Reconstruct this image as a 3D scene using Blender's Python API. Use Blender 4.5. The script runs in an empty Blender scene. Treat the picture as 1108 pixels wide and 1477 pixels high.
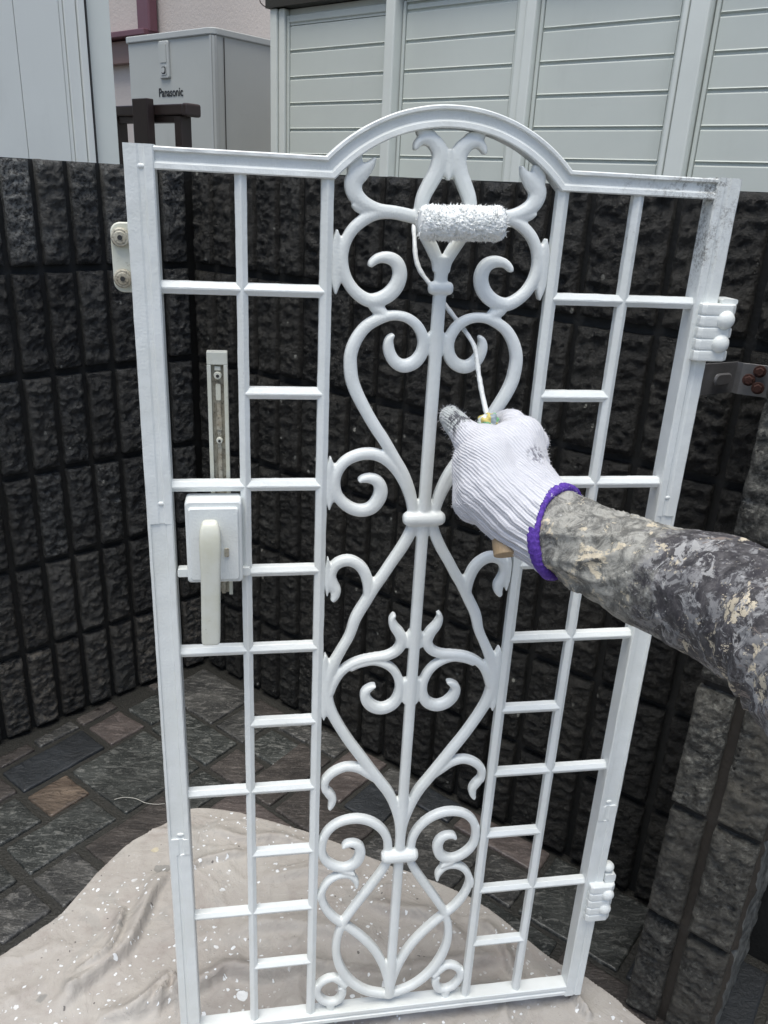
import bpy, bmesh, math, random
import numpy as np
from mathutils import Vector, Matrix, noise, kdtree

random.seed(7)
S = bpy.context.scene
COL = S.collection

# ------------------------------------------------------------------ camera
W, H, F = 1108.0, 1477.0, 1158.0
CX, CY = W / 2, H / 2
HC = 1.1686                      # eye height above the paving (m)
down = np.array([402.8 - CX, 3625.0 - CY, F]); down /= np.linalg.norm(down)
up = -down
fwd = np.array([0, 0, 1.0]) - up * up[2]; fwd /= np.linalg.norm(fwd)
rgt = np.cross(fwd, up); rgt *= np.sign(rgt[0])
RM = np.array([rgt, fwd, up])
cam = bpy.data.cameras.new('camera')
cam.sensor_fit = 'VERTICAL'; cam.sensor_height = 36.0; cam.lens = F / H * 36.0
cam.clip_start = 0.02; cam.clip_end = 300
co = bpy.data.objects.new('camera', cam); COL.objects.link(co)
ax = RM @ np.array([1, 0, 0.]); ay = RM @ np.array([0, -1., 0]); az = RM @ np.array([0, 0, -1.])
co.matrix_world = Matrix(((ax[0], ay[0], az[0], 0), (ax[1], ay[1], az[1], 0), (ax[2], ay[2], az[2], HC), (0, 0, 0, 1)))
S.camera = co
S.render.resolution_x = 768; S.render.resolution_y = 1024

def ray(x, y):
    return RM @ np.array([x - CX, y - CY, F])
def pt(x, y, depth):             # a point of the place seen in direction (x, y), at this distance ahead of the lens
    r = ray(x, y) * depth / F
    return Vector((r[0], r[1], HC + r[2]))
def floor_pt(x, y, z=0.0):
    r = ray(x, y); t = (z - HC) / r[2]
    return Vector((r[0] * t, r[1] * t, z))

# ------------------------------------------------------------------ sky and sun (overcast)
wd = bpy.data.worlds.new('World'); S.world = wd; wd.use_nodes = True
nt = wd.node_tree; nt.nodes.clear()
sky = nt.nodes.new('ShaderNodeTexSky'); sky.sky_type = 'NISHITA'; sky.sun_disc = False
SUN_EL, SUN_AZ = math.radians(76), math.radians(200)
sky.sun_elevation = SUN_EL; sky.sun_rotation = SUN_AZ
sky.air_density = 1.0; sky.dust_density = 2.5; sky.ozone_density = 0.3
bg = nt.nodes.new('ShaderNodeBackground'); bg.inputs['Strength'].default_value = 0.115
wo = nt.nodes.new('ShaderNodeOutputWorld')
nt.links.new(sky.outputs[0], bg.inputs[0]); nt.links.new(bg.outputs[0], wo.inputs[0])
sl = bpy.data.lights.new('sun', 'SUN'); sl.energy = 2.1; sl.angle = math.radians(40); sl.color = (1.0, 0.985, 0.90)
so = bpy.data.objects.new('sun', sl); COL.objects.link(so)
sd = Vector((math.sin(SUN_AZ) * math.cos(SUN_EL), math.cos(SUN_AZ) * math.cos(SUN_EL), math.sin(SUN_EL)))
so.rotation_euler = sd.to_track_quat('Z', 'Y').to_euler()
so.location = (0, 0, 8)
S.view_settings.view_transform = 'Standard'; S.view_settings.look = 'None'
S.view_settings.gamma = 1; S.view_settings.use_curve_mapping = False
S.view_settings.exposure = 0.62

# ------------------------------------------------------------------ helpers
def tag(o, label=None, cat=None, group=None, kind=None):
    if label: o['label'] = label
    if cat: o['category'] = cat
    if group: o['group'] = group
    if kind: o['kind'] = kind
    return o
def empty(name, loc=(0, 0, 0), rz=0.0):
    o = bpy.data.objects.new(name, None); COL.objects.link(o)
    o.location = loc; o.rotation_euler = (0, 0, rz); o.empty_display_size = 0.05
    return o
def link(name, me, mat=None, parent=None):
    o = bpy.data.objects.new(name, me); COL.objects.link(o)
    if mat is not None and not me.materials: me.materials.append(mat)
    if parent is not None: o.parent = parent
    return o
def obj(name, bm, mat, parent=None, smooth=False, recalc=True):
    me = bpy.data.meshes.new(name)
    if recalc: bmesh.ops.recalc_face_normals(bm, faces=bm.faces)
    for f in bm.faces: f.smooth = smooth
    bm.to_mesh(me); bm.free()
    return link(name, me, mat, parent)
def bevel_obj(o, w=0.001, seg=2):
    m = o.modifiers.new('b', 'BEVEL'); m.width = w; m.segments = seg; m.limit_method = 'ANGLE'; m.angle_limit = math.radians(40)
    m.harden_normals = False
    return o
def box(bm, x0, x1, y0, y1, z0, z1, M=None):
    vs = [Vector((x, y, z)) for z in (z0, z1) for y in (y0, y1) for x in (x0, x1)]
    if M is not None: vs = [M @ v for v in vs]
    v = [bm.verts.new(p) for p in vs]
    for f in ((0, 1, 3, 2), (4, 6, 7, 5), (0, 4, 5, 1), (2, 3, 7, 6), (0, 2, 6, 4), (1, 5, 7, 3)):
        bm.faces.new([v[i] for i in f])
def rbox(bm, x0, x1, z0, z1, y0, y1, r, seg=6, M=None, taper=0.0):
    """slab with rounded outline in x-z, from y0 (front) to y1 (back)"""
    pts = []
    for cx, cz, a0 in ((x1 - r, z1 - r, 0), (x0 + r, z1 - r, 90), (x0 + r, z0 + r, 180), (x1 - r, z0 + r, 270)):
        for k in range(seg + 1):
            a = math.radians(a0 + 90 * k / seg); pts.append((cx + r * math.cos(a), cz + r * math.sin(a)))
    mx, mz = (x0 + x1) / 2, (z0 + z1) / 2
    rings = []
    lv = [(y0, taper), (y0 + taper, 0), (y1, 0)] if taper else [(y0, 0), (y1, 0)]
    for y, ins in lv:
        ring = []
        for (x, z) in pts:
            sx = (abs(x - mx) - ins) / max(abs(x - mx), 1e-6); sz = (abs(z - mz) - ins) / max(abs(z - mz), 1e-6)
            p = Vector((mx + (x - mx) * max(sx, 0), y, mz + (z - mz) * max(sz, 0)))
            ring.append(bm.verts.new(M @ p if M is not None else p))
        rings.append(ring)
    n = len(pts)
    for a, b in zip(rings, rings[1:]):
        for i in range(n): bm.faces.new((a[i], a[(i + 1) % n], b[(i + 1) % n], b[i]))
    bm.faces.new(rings[0]); bm.faces.new(list(reversed(rings[-1])))
def tube(bm, pts, rad, n=10, cap=True):
    pts = [Vector(p) for p in pts]
    rings = []; nrm = None
    for i, p in enumerate(pts):
        t = (pts[min(i + 1, len(pts) - 1)] - pts[max(i - 1, 0)]).normalized()
        if nrm is None:
            nrm = t.orthogonal().normalized()
        else:
            nrm = (nrm - t * nrm.dot(t)).normalized()
        b = t.cross(nrm); r = rad[i] if hasattr(rad, '__len__') else rad
        rings.append([bm.verts.new(p + (nrm * math.cos(2 * math.pi * k / n) + b * math.sin(2 * math.pi * k / n)) * r) for k in range(n)])
    for a, b in zip(rings, rings[1:]):
        for k in range(n): bm.faces.new((a[k], a[(k + 1) % n], b[(k + 1) % n], b[k]))
    if cap:
        bm.faces.new(list(reversed(rings[0]))); bm.faces.new(rings[-1])
    return rings
def sphere(bm, c, r, sc=(1, 1, 1), u=20, v=12):
    res = bmesh.ops.create_uvsphere(bm, u_segments=u, v_segments=v, radius=r)
    for w in res['verts']: w.co = Vector((w.co.x * sc[0], w.co.y * sc[1], w.co.z * sc[2])) + Vector(c)
def catmull(P, step=0.002):
    """P: list of tuples (any dimension) -> resampled list"""
    P = [np.array(p, float) for p in P]
    out = []
    for i in range(len(P) - 1):
        p0 = P[i - 1] if i > 0 else 2 * P[0] - P[1]; p1 = P[i]; p2 = P[i + 1]
        p3 = P[i + 2] if i + 2 < len(P) else 2 * P[-1] - P[-2]
        n = max(2, int(np.linalg.norm((p2 - p1)[:2 if len(p1) == 3 and False else 3]) / step))
        for k in range(n):
            t = k / n
            out.append(0.5 * ((2 * p1) + (-p0 + p2) * t + (2 * p0 - 5 * p1 + 4 * p2 - p3) * t * t + (-p0 + 3 * p1 - 3 * p2 + p3) * t ** 3))
    out.append(P[-1])
    return out

# ------------------------------------------------------------------ material builder
class MB:
    def __init__(s, name, rough=0.5, metal=0.0, spec=0.5, color=None):
        s.m = bpy.data.materials.new(name); s.m.use_nodes = True; s.t = s.m.node_tree; s.t.nodes.clear()
        s.b = s.n('ShaderNodeBsdfPrincipled'); o = s.n('ShaderNodeOutputMaterial'); s.l(s.b.outputs[0], o.inputs[0])
        s.b.inputs['Roughness'].default_value = rough; s.b.inputs['Metallic'].default_value = metal
        s.b.inputs['Specular IOR Level'].default_value = spec
        if color is not None: s.b.inputs['Base Color'].default_value = (*color, 1)
        s.pos = s.n('ShaderNodeNewGeometry').outputs['Position']
        s.tc = s.n('ShaderNodeTexCoord')
    def n(s, t): return s.t.nodes.new(t)
    def l(s, a, b): s.t.links.new(a, b)
    def setin(s, sock, v):
        if hasattr(v, 'is_output'): s.l(v, sock)
        elif isinstance(v, (tuple, list)): sock.default_value = (*v, 1) if len(v) == 3 and sock.type == 'RGBA' else v
        else: sock.default_value = v
    def map(s, vec, scale=(1, 1, 1), rot=(0, 0, 0), loc=(0, 0, 0)):
        m = s.n('ShaderNodeMapping'); s.l(vec, m.inputs[0]); m.inputs['Scale'].default_value = scale
        m.inputs['Rotation'].default_value = rot; m.inputs['Location'].default_value = loc
        return m.outputs[0]
    def noise(s, scale, detail=4, rough=0.55, vec=None, dist=0.0):
        n = s.n('ShaderNodeTexNoise'); n.inputs['Scale'].default_value = scale; n.inputs['Detail'].default_value = detail
        n.inputs['Roughness'].default_value = rough; n.inputs['Distortion'].default_value = dist
        s.l(vec if vec is not None else s.pos, n.inputs['Vector']); return n.outputs['Fac']
    def vor(s, scale, feature='F1', vec=None, out='Distance', rand=1.0):
        n = s.n('ShaderNodeTexVoronoi'); n.feature = feature; n.inputs['Scale'].default_value = scale
        n.inputs['Randomness'].default_value = rand
        s.l(vec if vec is not None else s.pos, n.inputs['Vector']); return n.outputs[out]
    def ramp(s, fac, a, b, smooth=True):
        n = s.n('ShaderNodeMapRange'); n.interpolation_type = 'SMOOTHSTEP' if smooth else 'LINEAR'
        s.l(fac, n.inputs[0]); n.inputs[1].default_value = a; n.inputs[2].default_value = b; return n.outputs[0]
    def mix(s, fac, a, b):
        n = s.n('ShaderNodeMix'); n.data_type = 'RGBA'
        s.setin(n.inputs[0], fac); s.setin(n.inputs[6], a); s.setin(n.inputs[7], b); return n.outputs[2]
    def math(s, op, a, b=None):
        n = s.n('ShaderNodeMath'); n.operation = op; s.setin(n.inputs[0], a)
        if b is not None: s.setin(n.inputs[1], b)
        return n.outputs[0]
    def attr(s, name):
        n = s.n('ShaderNodeAttribute'); n.attribute_name = name; return n.outputs['Fac']
    def sep(s, vec):
        n = s.n('ShaderNodeSeparateXYZ'); s.l(vec, n.inputs[0]); return n.outputs
    def rnd(s): return s.n('ShaderNodeObjectInfo').outputs['Random']
    def color(s, c): s.setin(s.b.inputs['Base Color'], c); return s
    def rough(s, r): s.setin(s.b.inputs['Roughness'], r); return s
    def bump(s, h, dist=0.001, strength=1.0):
        n = s.n('ShaderNodeBump'); n.inputs['Distance'].default_value = dist; n.inputs['Strength'].default_value = strength
        s.l(h, n.inputs['Height'])
        if s.b.inputs['Normal'].is_linked: s.l(s.b.inputs['Normal'].links[0].from_socket, n.inputs['Normal'])
        s.l(n.outputs[0], s.b.inputs['Normal']); return s

def mat_stone(name, dark, light, top_z=None, chips=0.5):
    m = MB(name, spec=0.55)
    big = m.noise(9, 5, 0.6); mid = m.noise(55, 6, 0.7); fine = m.noise(190, 5, 0.75)
    flat = m.map(m.pos, (1, 1, 1.8)); facet = m.noise(85, 6, 0.78, flat)
    c = m.mix(m.ramp(mid, 0.38, 0.66), dark, light)
    c = m.mix(m.math('MULTIPLY', m.ramp(facet, 0.50, 0.64), 0.8), c, tuple(min(1, v * 2.3) for v in light))
    c = m.mix(m.math('MULTIPLY', m.ramp(fine, 0.54, 0.70), 0.6), c, tuple(min(1, v * 3.2) for v in light))
    c = m.mix(m.math('MULTIPLY', m.ramp(fine, 0.47, 0.38), 0.85), c, tuple(v * 0.3 for v in dark))
    c = m.mix(m.math('MULTIPLY', m.ramp(big, 0.5, 0.68), 0.55), c, tuple(v * 0.6 for v in dark))
    pits = m.math('MULTIPLY', m.ramp(m.vor(95), 0.26, 0.18), m.math('GREATER_THAN', m.sep(m.vor(95, out='Color'))[1], 0.72))
    c = m.mix(pits, c, (0.002, 0.002, 0.002))
    ch = m.ramp(m.vor(62, vec=m.map(m.pos, (1, 1, 0.7))), 0.22, 0.15)
    cm = m.math('GREATER_THAN', m.sep(m.vor(62, vec=m.map(m.pos, (1, 1, 0.7)), out='Color'))[0], 1.0 - 0.10 * chips)
    c = m.mix(m.math('MULTIPLY', m.math('MULTIPLY', ch, cm), m.ramp(fine, 0.36, 0.55)), c, (0.30, 0.30, 0.27))
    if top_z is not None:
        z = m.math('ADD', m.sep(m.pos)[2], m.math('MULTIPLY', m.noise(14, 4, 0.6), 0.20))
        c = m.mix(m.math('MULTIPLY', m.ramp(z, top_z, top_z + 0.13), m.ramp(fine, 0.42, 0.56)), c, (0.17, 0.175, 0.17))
        zz = m.math('ADD', m.sep(m.pos)[2], m.math('MULTIPLY', m.noise(6, 4, 0.6), 0.5))
        c = m.mix(m.math('MULTIPLY', m.math('MULTIPLY', m.ramp(zz, 0.75, 0.35), m.ramp(facet, 0.42, 0.6)), 0.8), c, (0.085, 0.074, 0.060))
    c = m.mix(m.math('MULTIPLY', m.ramp(m.math('FRACT', m.math('MULTIPLY', m.rnd(), 7.3)), 0.45, 0.95), m.ramp(m.noise(12, 4, .6), .35, .6)), c, tuple(v * k for v, k in zip(light, (1.06, 1.0, 0.93))))
    hs = m.n('ShaderNodeHueSaturation'); m.l(c, hs.inputs['Color']); m.l(m.math('ADD', 0.55, m.math('MULTIPLY', m.rnd(), 0.95)), hs.inputs['Value']); c = hs.outputs[0]
    m.color(c)
    m.rough(m.math('ADD', 0.12, m.math('MULTIPLY', m.noise(18, 4), 0.50)))
    m.bump(mid, 0.006, 0.6).bump(facet, 0.006, 0.9).bump(fine, 0.004, 1.0)
    m.bump(m.math('MULTIPLY', pits, -1.0), 0.003, 1.0)
    return m.m

M = {}
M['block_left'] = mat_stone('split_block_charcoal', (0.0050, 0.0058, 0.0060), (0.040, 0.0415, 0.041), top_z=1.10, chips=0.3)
M['block_back'] = mat_stone('split_block_dark', (0.0022, 0.0026, 0.0023), (0.0155, 0.0153, 0.0135), chips=0.8)
M['block_pillar'] = mat_stone('split_block_grey', (0.014, 0.0145, 0.013), (0.092, 0.091, 0.081), chips=1.3)
m = MB('mortar_core'); nn = m.noise(40, 5, 0.6)
m.color(m.mix(nn, (0.0022, 0.0026, 0.0026), (0.009, 0.0092, 0.0088))); m.rough(0.6); m.bump(m.noise(160, 4), 0.002, 0.6); M['core'] = m.m
m = MB('pillar_groove'); m.color(m.mix(m.noise(50, 5, .7), (0.012, 0.010, 0.008), (0.042, 0.035, 0.028))); m.rough(.6); m.bump(m.noise(200, 4), .002, .6); M['pgroove'] = m.m
m = MB('pillar_core'); nn = m.noise(60, 5, 0.7)
m.color(m.mix(m.ramp(nn, 0.3, 0.7), (0.04, 0.042, 0.04), (0.15, 0.155, 0.15))); m.rough(0.65); m.bump(m.noise(220, 5, 0.7), 0.003, 0.8); M['pcore'] = m.m
m = MB('grout'); m.color(m.mix(m.noise(90, 5, 0.7), (0.006, 0.007, 0.006), (0.03, 0.029, 0.026))); m.rough(0.55); m.bump(m.noise(250, 4), 0.003, 0.8); M['grout'] = m.m
m = MB('yard_soil'); m.color(m.mix(m.noise(20, 6, 0.7), (0.04, 0.037, 0.033), (0.11, 0.1, 0.09))); m.rough(0.9); m.bump(m.noise(80, 5), 0.01, 0.7); M['ground'] = m.m

def mat_tile(name, a, b, vein, stretch=(1, 5, 1), rot=0.6, veinamt=0.6, rough=0.42):
    m = MB(name)
    off = m.n('ShaderNodeVectorMath'); off.operation = 'ADD'
    m.l(m.pos, off.inputs[0]); cmb = m.n('ShaderNodeCombineXYZ'); r = m.rnd()
    m.l(m.math('MULTIPLY', r, 13.0), cmb.inputs[0]); m.l(m.math('MULTIPLY', r, 7.0), cmb.inputs[1]); m.l(cmb.outputs[0], off.inputs[1])
    v = m.map(off.outputs[0], stretch, (0, 0, rot))
    n1 = m.noise(9, 6, 0.65, v, 0.6); n2 = m.noise(38, 6, 0.7, v, 0.9); n3 = m.noise(220, 4, 0.7)
    c = m.mix(m.ramp(n1, 0.35, 0.65), a, b)
    c = m.mix(m.math('MULTIPLY', m.ramp(n2, 0.50, 0.63), veinamt), c, vein)
    c = m.mix(m.math('MULTIPLY', m.ramp(n3, 0.55, 0.7), 0.35), c, tuple(min(1, x * 1.8) for x in vein))
    c = m.mix(m.math('MULTIPLY', m.ramp(m.noise(5, 4, 0.6), 0.45, 0.65), 0.45), c, tuple(x * 0.4 for x in a))
    m.color(c); m.rough(m.math('ADD', rough - 0.12, m.math('MULTIPLY', m.noise(25, 4), 0.3)))
    m.b.inputs['Coat Weight'].default_value = .5; m.b.inputs['Coat Roughness'].default_value = .2
    m.bump(n2, 0.006, 0.8).bump(n3, 0.002, 0.8)
    return m.m
TILES = [
    mat_tile('slate_green', (0.013, 0.016, 0.0155), (0.045, 0.050, 0.048), (0.19, 0.195, 0.185), (1, 3, 1), 0.9),
    mat_tile('slate_charcoal', (0.011, 0.014, 0.018), (0.024, 0.029, 0.035), (0.045, 0.052, 0.06), (1, 2, 1), 0.3, 0.3, 0.5),
    mat_tile('quartzite_tan', (0.085, 0.063, 0.048), (0.18, 0.138, 0.105), (0.02, 0.014, 0.012), (1, 4, 1), 2.2, 0.85),
    mat_tile('quartzite_pink', (0.055, 0.045, 0.043), (0.115, 0.095, 0.089), (0.2, 0.17, 0.16), (1, 3, 1), 1.2, 0.5),
    mat_tile('schist_brown', (0.030, 0.026, 0.0245), (0.072, 0.063, 0.058), (0.18, 0.16, 0.148), (1, 6, 1), 0.15, 0.5),
    mat_tile('slate_grey', (0.023, 0.024, 0.0245), (0.066, 0.066, 0.063), (0.21, 0.205, 0.195), (1, 3, 1), 0.5),
]

def mat_white(name, dirt=False, col=(0.77, 0.80, 0.79)):
    m = MB(name, rough=0.34)
    n1 = m.noise(45, 4, 0.6); n2 = m.noise(420, 3, 0.6)
    c = m.mix(m.ramp(m.noise(14, 4, 0.6), 0.35, 0.7), col, tuple(v * 0.93 for v in (col[0], col[1] * 0.995, col[2] * 0.975)))
    if dirt:
        at = m.attr('wear')
        d = m.math('MULTIPLY', m.ramp(m.noise(170, 6, 0.75), 0.62, 0.50), 1.0)
        d2 = m.math('MULTIPLY', m.ramp(m.math('ADD', at, m.math('MULTIPLY', m.noise(60, 5, 0.7), 0.9)), 0.95, 1.35), 1.0)
        spots = m.ramp(m.noise(260, 6, 0.85), 0.44, 0.60)
        c = m.mix(m.math('MULTIPLY', m.math('MULTIPLY', m.math('MULTIPLY', spots, d2), m.ramp(m.noise(35, 4, .7), .36, .56)), 0.8), c, (0.13, 0.12, 0.105))
    m.color(c)
    m.rough(m.math('ADD', 0.24, m.math('MULTIPLY', n1, 0.28)))
    br = m.noise(60, 5, 0.7, m.map(m.pos, (9, 9, 1)))
    m.bump(n1, 0.0010, 0.5).bump(n2, 0.0004, 0.8).bump(br, 0.0005, 0.5)
    m.b.inputs['Coat Weight'].default_value = 0.15; m.b.inputs['Coat Roughness'].default_value = 0.25
    return m.m
M['white'] = mat_white('fresh_white_paint')
M['white_worn'] = mat_white('white_paint_worn', dirt=True)
m = MB('aged_cream_plastic', rough=0.42)
c = m.mix(m.ramp(m.noise(30, 5, 0.6), 0.3, 0.7), (0.66, 0.67, 0.60), (0.60, 0.60, 0.49))
c = m.mix(m.math('MULTIPLY', m.ramp(m.noise(160, 5, 0.8), 0.60, 0.72), 0.6), c, (0.22, 0.19, 0.13)); m.color(c); m.bump(m.noise(200, 3), 0.0003, 0.5); M['cream'] = m.m
m = MB('grimy_cream_metal', rough=0.5)
c = m.mix(m.ramp(m.noise(45, 5, 0.7), 0.35, 0.7), (0.50, 0.48, 0.40), (0.30, 0.26, 0.19))
c = m.mix(m.math('MULTIPLY', m.ramp(m.noise(260, 5, 0.8), 0.5, 0.66), 0.8), c, (0.06, 0.05, 0.035)); m.color(c); m.bump(m.noise(300, 3), 0.0004, 0.6); M['grime'] = m.m
m = MB('galvanised_steel', rough=0.38, metal=0.6)
m.color(m.mix(m.noise(50, 5, 0.7), (0.15, 0.15, 0.155), (0.30, 0.30, 0.31))); m.bump(m.noise(120, 4), 0.0006, 0.5); M['steel'] = m.m
m = MB('rust', rough=0.8); m.color(m.mix(m.noise(220, 5, 0.7), (0.022, 0.008, 0.006), (0.075, 0.026, 0.018))); m.bump(m.noise(350, 4), 0.001, 0.8); M['rust'] = m.m
m = MB('dark_recess', rough=0.6, color=(0.03, 0.03, 0.03)); M['dark'] = m.m

def mat_sheet(name, col, streak=0.06):
    m = MB(name, rough=0.42)
    a = m.noise(3.0, 5, 0.6); b = m.noise(14, 5, 0.65, m.map(m.pos, (1, 1, 0.25)))
    c = m.mix(m.ramp(a, 0.3, 0.7), col, tuple(v * (1 - streak) for v in col))
    c = m.mix(m.math('MULTIPLY', m.ramp(b, 0.55, 0.75), 0.25), c, tuple(v * 0.8 for v in col))
    c = m.mix(m.math('MULTIPLY', m.ramp(m.noise(70, 4, 0.8), 0.68, 0.76), 0.35), c, tuple(v * 0.55 for v in col))
    m.color(c); m.rough(m.math('ADD', 0.34, m.math('MULTIPLY', a, 0.2))); m.bump(m.noise(5, 3), 0.004, 0.35)
    return m.m
M['shed'] = mat_sheet('shed_sheet_metal', (0.67, 0.705, 0.65))
M['shed_light'] = mat_sheet('shed_frame_metal', (0.78, 0.81, 0.76))
M['shed_roof'] = mat_sheet('shed_dark_trim', (0.035, 0.03, 0.02))
M['shed_white'] = mat_sheet('pale_shed_metal', (0.81, 0.83, 0.79))
M['tank'] = mat_sheet('tank_grey_steel', (0.47, 0.485, 0.46))
M['tank_light'] = mat_sheet('tank_trim', (0.47, 0.485, 0.47))
M['maroon'] = mat_sheet('maroon_trim', (0.15, 0.062, 0.08))
M['brown'] = mat_sheet('brown_aluminium', (0.045, 0.03, 0.028))
M['pinkwood'] = mat_sheet('faded_pink_board', (0.22, 0.135, 0.115))
m = MB('render_wall', rough=0.9); m.color(m.mix(m.noise(6, 5), (0.58, 0.52, 0.475), (0.52, 0.46, 0.42))); m.bump(m.noise(70, 5, 0.7), 0.004, 0.7); M['house'] = m.m
m = MB('lettering', rough=0.5, color=(0.012, 0.012, 0.014)); M['ink'] = m.m

# ------------------------------------------------------------------ setting: ground
bm = bmesh.new(); g = 60
v = [bm.verts.new(p) for p in ((-g, -g, -0.03), (g, -g, -0.03), (g, g, -0.03), (-g, g, -0.03))]; bm.faces.new(v)
tag(obj('ground', bm, M['ground']), kind='structure')

BC = Vector((-0.448, 1.797, 0))                      # inner corner of the two block walls
BD = Vector((0.768, -0.57, 0)).normalized()          # back wall runs this way (to the right, towards us)
BN = Vector((BD.y, -BD.x, 0))                        # its outward face
E1 = -BN
LD = Vector((1, 1, 0)).normalized(); LN = Vector((LD.y, -LD.x, 0))

def clip_poly(poly, P, N):
    out = []
    for i in range(len(poly)):
        a, b = poly[i], poly[(i + 1) % len(poly)]
        da, db = (a - P).dot(N), (b - P).dot(N)
        if da >= 0: out.append(a)
        if (da >= 0) != (db >= 0): out.append(a + (b - a) * (da / (da - db)))
    return out
def area(p): return 0.5 * abs(sum(p[i].x * p[(i + 1) % len(p)].y - p[(i + 1) % len(p)].x * p[i].y for i in range(len(p))))

# paving bed
bm = bmesh.new()
pb = [BC + LD * -2.7 - LN * 0.1, BC - LN * 0.1 + LD * 0.05, BC + BD * 2.3 - BN * 0.1, BC + BD * 2.3 + BN * 3.2, BC + LD * -2.7 + BD * 2.0]
top = [bm.verts.new((p.x, p.y, -0.006)) for p in pb]; bot = [bm.verts.new((p.x, p.y, -0.0295)) for p in pb]
bm.faces.new(top)
for i in range(len(pb)): bm.faces.new((top[i], bot[i], bot[(i + 1) % len(pb)], top[(i + 1) % len(pb)]))
paving = tag(obj('paving', bm, M['grout']), kind='structure')

def tile_mesh(poly, h=0.0):
    # rounded, uneven stone slab with a lumpy top
    c = sum(poly, Vector()) / len(poly)
    pts = []
    n = len(poly)
    for i in range(n):
        a, b = poly[i], poly[(i + 1) % n]; L = (b - a).length
        k = max(1, int(L / 0.010)); dn = (b - a) / L; pr = (poly[i - 1] - a).normalized(); e_ = min(0.003, L * 0.1)
        pts.append(a + pr * e_); pts.append(a + (pr + dn) * e_ * 0.3); pts.append(a + dn * e_)
        for j in range(1, k): pts.append(a + (b - a) * (j / k))
    bm = bmesh.new(); rings = []
    for ins, z in ((0.0, -0.012), (0.0, -0.0035), (0.0012, -0.001), (0.004, 0.0), (0.016, 0.0), (0.03, 0.0)):
        ring = []
        for p in pts:
            w = noise.noise(p * 45 + Vector((0, 0, 3))) * 0.0016 + noise.noise(p * 140) * 0.0007
            d = c - p; l = d.length
            q = p + d * (min(ins * 1.1 + w + 0.0006, l * 0.8) / l)
            zz = z + h + (noise.noise(q * 22) * 0.0016 + noise.noise(q * 70) * 0.0008 if z > -0.01 else 0)
            ring.append(bm.verts.new((q.x, q.y, zz)))
        rings.append(ring)
    N = len(pts)
    for a, b in zip(rings, rings[1:]):
        for i in range(N): bm.faces.new((a[i], a[(i + 1) % N], b[(i + 1) % N], b[i]))
    cc = bm.verts.new((c.x, c.y, h + 0.0002))
    for i in range(N): bm.faces.new((rings[-1][i], rings[-1][(i + 1) % N], cc))
    return bm

U = 0.1
fixed = [  # (p0, p1, q0, q1, material) in metres from the corner, p along E1 (negative towards us), q along the back wall
    (-.558, -.368, .012, .101, 1), (-.563, -.474, .114, .2, 2), (-.354, -.268, .012, .104, 3), (-.462, -.276, .116, .305, 0),
    (-.662, -.482, .212, .302, 0), (-.661, -.576, .1, .198, 0), (-.563, -.382, .318, .398, 4), (-.665, -.581, .316, .41, 5),
    (-.772, -.68, .314, .4, 5), (-.775, -.682, .1, .3, 0), (-.16, -.02, .02, .21, 5), (-.265, -.172, .122, .308, 0),
    (-.16, -.072, .223, .315, 5), (-.17, -.082, .33, .42, 0), (-.369, -.278, .318, .398, 0), (-.265, -.182, .322, .41, 4),
    (-.254, -.172, .018, .108, 0), (-.46, -.365, -.035, -.004, 5), (-.552, -.472, -.035, -.004, 4), (-.356, -.262, -.035, -.004, 4),
    (-.66, -.565, -.035, .09, 4), (-.068, -.02, .223, .315, 4), (-.07, -.02, .33, .42, 5), (-.78, -.67, -.1, .09, 0),
]
rects = list(fixed)
rng = random.Random(11)
occ = set()
def cells(p0, p1, q0, q1):
    return [(i, j) for i in range(int(math.floor(p0 / U + .35)), int(math.floor(p1 / U - .3)) + 1) for j in range(int(math.floor(q0 / U + .3)), int(math.floor(q1 / U - .35)) + 1)]
for r in fixed:
    for c in cells(*r[:4]): occ.add(c)
P_MIN, Q_MAX = -30, 22
for j in range(-5, Q_MAX):
    for i in range(P_MIN, 0):
        if (i, j) in occ: continue
        opts = [(2, 2), (2, 1), (1, 2), (1, 1), (3, 2)]
        rng.shuffle(opts)
        for w, h in opts + [(1, 1)]:
            cc = [(i + a, j + b) for a in range(w) for b in range(h)]
            if all(c not in occ and c[0] < 0 for c in cc): break
        for c in cc: occ.add(c)
        dq = 0.015 if j > 0 else 0.0
        rects.append((i * U - .065 + .006 + .0 if False else (i * U + .0365 - .0), (i + w) * U + .0265, j * U + .016, (j + h) * U + .004, rng.choice([0, 0, 0, 4, 4, 5, 5, 1, 3])))
cnt = 0
for (p0, p1, q0, q1, k) in rects:
    p1 = min(p1, -0.003)
    if p1 - p0 < 0.02: continue
    poly = [BC + E1 * a + BD * b for a, b in ((p0, q0), (p1, q0), (p1, q1), (p0, q1))]
    poly = [p + Vector((rng.uniform(-.002, .002), rng.uniform(-.002, .002), 0)) for p in poly]
    poly = clip_poly(poly, BC + LN * 0.002, LN)
    if len(poly) >= 3: poly = clip_poly(poly, BC + LD * -2.6 + BD * 1.5, Vector((0.3, 0.9, 0)))
    if len(poly) < 3 or area(poly) < 0.0006: continue
    c = sum(poly, Vector()) / len(poly)
    if c.y < -0.35 or c.x > 1.35 or c.x < -1.9 or cnt >= 298: continue
    o = obj('stone_tile', tile_mesh(poly, rng.uniform(-.001, .001)), TILES[k], paving, smooth=True); cnt += 1

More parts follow.
